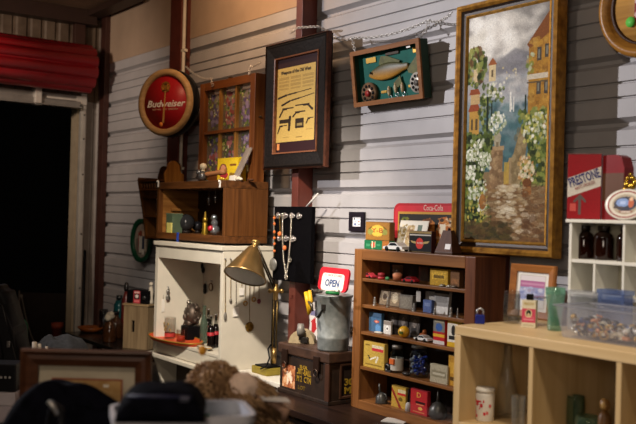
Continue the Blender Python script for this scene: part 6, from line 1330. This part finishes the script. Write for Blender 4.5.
cv = Cv(50, 30, '#b08a58').dabs(160, 0, 0, 1, 1, ['#b5905c', '#a37c4a', '#c2a06c', '#977044'], .05, .12, 1, .4).ell(.78, .82, .05, .06, '#d9d0bf')
prnt('art_print', cv, w-.18, h-.18, t, (0, .0300, .09)); part('stand_back', MB().box(-.05, .05, .0345, .10, 0, .02).box(-.04, .04, .0345, .05, .02, h*.7), plain('#3a281a', .7), t)
# dark blue garments in front
P = fg(85, 430, 2.30); s = mpp(P); hh = ad(90, 377, 2.26).z-ZF
CLO = plain('#08080e', .8, 0, .4, 30, .3)
solo('navy_cloth_bundle', 'dark navy cloth bundle heaped in front of the brown picture frame', 'cloth', mound(190*s, .17, hh*.90, 8, .07, p=3.0, fold=5, sk=.38), CLO, P+CR*(12*s), YAW)
# white tub, turned, with the pouch lying across its rim
zr_ = ad(250, 408, 2.0).z; TR = math.radians(16)
TA = YAW+TR; ex, ey = Vector((math.cos(TA), math.sin(TA), 0)), Vector((-math.sin(TA), math.cos(TA), 0))
q = ad(250, 408, 2.0); q.z = ZF; w, d = .15, .085
t = thing('white_plastic_tub', 'white plastic tub at the bottom of the view under the navy pouch', 'tub', q-ex*w, TA); zr_ -= ZF
mb = MB()
ou = [(x, y-d) for x, y in rr(2*w, 2*d, .035)]; k = len(ou)
def loop(sc_, z, off=0.): return [mb.bm.verts.new((x*sc_, y*sc_, z)) for x, y in ou]
A0, A1, A2, A3 = loop(.90, 0), loop(1., zr_), loop(.955, zr_), loop(.86, .01)
for a, b in ((A0, A1), (A1, A2), (A2, A3)):
    for i in range(k): mb.bm.faces.new((a[i], a[(i+1) % k], b[(i+1) % k], b[i]))
mb.bm.faces.new(A0); mb.bm.faces.new(A3)
part('tub', mb, plain('#a9abb6', .4, 0, .04), t)
mb = MB(); a = [mb.bm.verts.new((x*1.03, y*1.05, zr_-.016)) for x, y in ou]; b = [mb.bm.verts.new((x*1.03, y*1.05, zr_+.002)) for x, y in ou]; c = [mb.bm.verts.new((x*.97, y*.95, zr_+.002)) for x, y in ou]
for q0, q1 in ((a, b), (b, c)):
    for i in range(k): mb.bm.faces.new((q0[i], q0[(i+1) % k], q1[(i+1) % k], q1[i]))
part('rim', mb, plain('#b5b2b6', .4), t)
TC = Vector(t.location); zrim = ZF+zr_+.0025
solo('teal_cloth', 'teal green cloth showing inside the white plastic tub', 'cloth', mound(.10, .09, zr_-.03, 3, .1, p=2.2), plain('#2fa57e', .7), TC+ex*.065+Vector((0, 0, .0105)), TA)
PP = TC-ex*.045-ey*.02; PP.z = zrim
t = thing('navy_zip_pouch', 'dark navy padded pouch lying across the white tub', 'pouch', PP, YAW+.10); s = mpp(PP)
hh = ad(170, 385, dep(PP)-.04).z-zrim
mb = mound(.185, .20, hh*.92, 12, .06, p=3.6, fold=4)
part('body', mb, CLO, t); part('seam_piping', MB().tube([(-.07, -.074, hh*.72), (0, -.078, hh*.74), (.065, -.074, hh*.70)], .004, 8), plain('#23243a', .5), t)
part('zip_pull', MB().cbox((.05, -.080, hh*.66), (.02, .012, .01), .001), plain('#4a4a55', .3, .7), t)
P = fg(58, 425, 2.08); t = thing('metal_clasp_strap', 'black strap with a dull metal ring hanging in front of the navy cloth', 'strap', P, YAW); s = mpp(P)
zc = ad(52, 401, 2.08).z-ZF
part('strap', MB().tube([(-10*s, 0, 0), (-9*s, 0, zc*.7), (-4*s, 0, zc), (4*s, 0, zc*.93), (6*s, 0, zc*.6), (6*s, 0, 0)], .007, 8), BLACKP, t); part('metal_ring', MB().tube([(-8*s, -.008, zc*1.0), (-3*s, -.010, zc*.96), (2*s, -.010, zc*.86)], .006, 8), plain('#a8a49c', .3, .8), t)
# shaggy tan doll
P = fg(222, 420, 2.45); s = mpp(P); hh = ad(222, 350, 2.45).z-ZF
t = thing('shaggy_tan_toy', 'shaggy tan haired soft toy slumped behind the white tub', 'soft toy', P, YAW)
HR = plain('#7d5f40', .8, 0, .4, 70, .3, '#4f3621')
bd = MB().ball((-8*s, 0, hh*.60), 30*s, 24, 16, (1.0, .8, .95)).ball((16*s, 0, hh*.48), 30*s, 24, 16, (1.05, .8, 1.0)).ball((34*s, -.02, hh*.22), 26*s, 20, 14, (.9, .8, 1.2)).ball((4*s, 0, hh*.25), 40*s, 20, 14, (.9, .7, .7))
for v_ in bd.bm.verts: v_.co.z = max(v_.co.z, .001)
part('body', bd, HR, t)
mb = MB()
for k in range(1000):
    a = rnd.uniform(0, 2*PI); q = rnd.random(); cx_, cz_, r_ = ((-8, hh*.60/s, 30), (16, hh*.48/s, 30), (34, hh*.24/s, 26))[rnd.randrange(3)]
    el = rnd.uniform(-.3, 1.45); r2_ = r_*1.0*s; p0 = Vector((cx_*s+r2_*math.cos(el)*math.cos(a), r2_*.85*math.cos(el)*math.sin(a), cz_*s+r2_*math.sin(el)))
    flow = Vector((.75+rnd.uniform(-.3, .3), rnd.uniform(-.25, .1), -.62+rnd.uniform(-.2, .25)))
    if cx_ < 0: flow.x -= .5
    L = rnd.uniform(12, 30)*s; pts = [p0+flow*L*q_+Vector((rnd.uniform(-1, 1), rnd.uniform(-1, 1), 6*math.sin(PI*q_)))*s for q_ in (0, .35, .7, 1)]
    mb.tube(pts, [1.5*s, 1.6*s, 1.2*s, .4*s], 4)
for v_ in mb.bm.verts: v_.co.z = max(v_.co.z, .002)
o = part('long_hair', mb, plain('#a58560', .7, 0, .45, 25, 0, '#6b4a2d'), t)
part('orange_bow', MB().ball((-19*s, -.02, hh*1.0), 4.2*s, 12, 8, (.9, .8, 1.2)), plain('#d9962e', .6), t)
part('muzzle', MB().ball((-16*s, -30*s*.75, hh*.42), 7*s, 14, 10, (1.1, .7, .8)), plain('#a8765a', .6), t, 'pinkish muzzle')
part('cream_patch', MB().ball((22*s, -10*s, hh*.66), 17*s, 16, 12, (1, .8, .95)), plain('#d2b7a2', .85, 0, .2, 40, .3), t, 'pale pinkish cream fur')
part('arm', MB().tube([ad(248, 388, 2.44)-P, ad(262, 402, 2.42)-P, ad(277, 405, 2.41)-P, ad(287, 411, 2.40)-P, ad(285, 422, 2.40)-P], [9*s, 6.5*s, 4.4*s, 4.6*s, 3*s], 10), plain('#a37f68', .7, 0, .2), t, None, None, (0, 0, -YAW))
q = ad(277, 399.5, 2.40)
t = thing('paper_price_tag', 'white rectangular price tag lying on the arm of the shaggy tan toy', 'tag', q, (.12, .12, YAW+.35)); s = mpp(q)
part('tag', MB().box(-15*s, 14*s, -.020, .020, 0, .002), plain('#c9c2bd', .6), t); part('string_hole', MB().rod((-12*s, 0, .002), (-12*s, 0, .0026), .003, n=10), BLACKP, t)
# ================================================================== LIGHT
W = bpy.data.worlds.new('night'); bpy.context.scene.world = W; W.use_nodes = True
bg = W.node_tree.nodes['Background']; bg.inputs[0].default_value = (.9, .8, .7, 1); bg.inputs[1].default_value = .0006
def lamp(name, kind, loc, energy, col, size=.2, target=None, spot=None, blend=.4):
    l = bpy.data.lights.new(name, kind); l.energy = energy; l.color = col
    if kind == 'AREA': l.size = size
    else: l.shadow_soft_size = size
    if spot: l.spot_size = spot; l.spot_blend = blend
    o = bpy.data.objects.new(name, l); C.objects.link(o); o.location = loc
    if target is not None: o.rotation_euler = (Vector(target)-Vector(loc)).to_track_quat('-Z', 'Y').to_euler()
    return o
lamp('shop_lamp_white', 'SPOT', (-6.1, -3.8, 3.25), 950, (1, .96, .98), .05, (-1.0, 0, 1.8), math.radians(80), 1.)
lamp('shop_lamp_wall', 'SPOT', (-4.95, -.8, 3.42), 64, (1, .62, .34), .08, (-5.2, 0, 3.0), math.radians(150), 1.)
lamp('shop_lamp_front', 'SPOT', (-3.05, -2.15, 3.32), 780, (1, .88, .74), .07, (-4.75, -.4, .8), math.radians(55), .9)
lamp('shop_lamp_right', 'SPOT', (-1.3, -1.9, 3.3), 135, (1, .86, .68), .12, (-1.9, -.9, .9), math.radians(54), .9)
lamp('fill_left', 'SPOT', (-5.9, -2.9, 3.0), 210, (1, .80, .64), .2, (-7.7, -.6, 2.5), math.radians(60), .9)  # added fill, no known fixture; brightens the roller door and end wall
lamp('fill_near', 'AREA', (-1.3, -3.5, 3.3), 17, (1, .82, .64), .3, (-2.6, -1.8, 1.0))  # added soft fill from the camera side for the foreground things
lamp('fill_camera_side', 'AREA', (.4, -4.4, 2.0), 24, (1, .84, .68), .8, (-4.2, -.5, 1.1))  # added ambient fill behind the camera, lifts the hutch and cabinet interiors
# ================================================================== CAMERA
cam = bpy.data.cameras.new('camera'); cam.sensor_width = 36; cam.lens = F*36/636; cam.clip_start = .05
co_ = bpy.data.objects.new('camera', cam); C.objects.link(co_)
m = Matrix((CR, CU, -CF)).transposed().to_4x4(); m.translation = EYE; co_.matrix_world = m
cam.dof.use_dof = True; cam.dof.focus_distance = 4.8; cam.dof.aperture_fstop = 2.8; cam.shift_x = 1.5/636
sc = bpy.context.scene; sc.camera = co_
sc.view_settings.view_transform = 'Standard'; sc.view_settings.look = 'None'; sc.view_settings.exposure = 0; sc.view_settings.gamma = 1; sc.view_settings.use_curve_mapping = False
sc.cycles.use_denoising = True; sc.cycles.max_bounces = 10; sc.cycles.transparent_max_bounces = 24; sc.cycles.caustics_reflective = False; sc.cycles.caustics_refractive = False
for o in bpy.data.objects:
    for k in ('_w', '_h'):
        if k in o: del o[k]
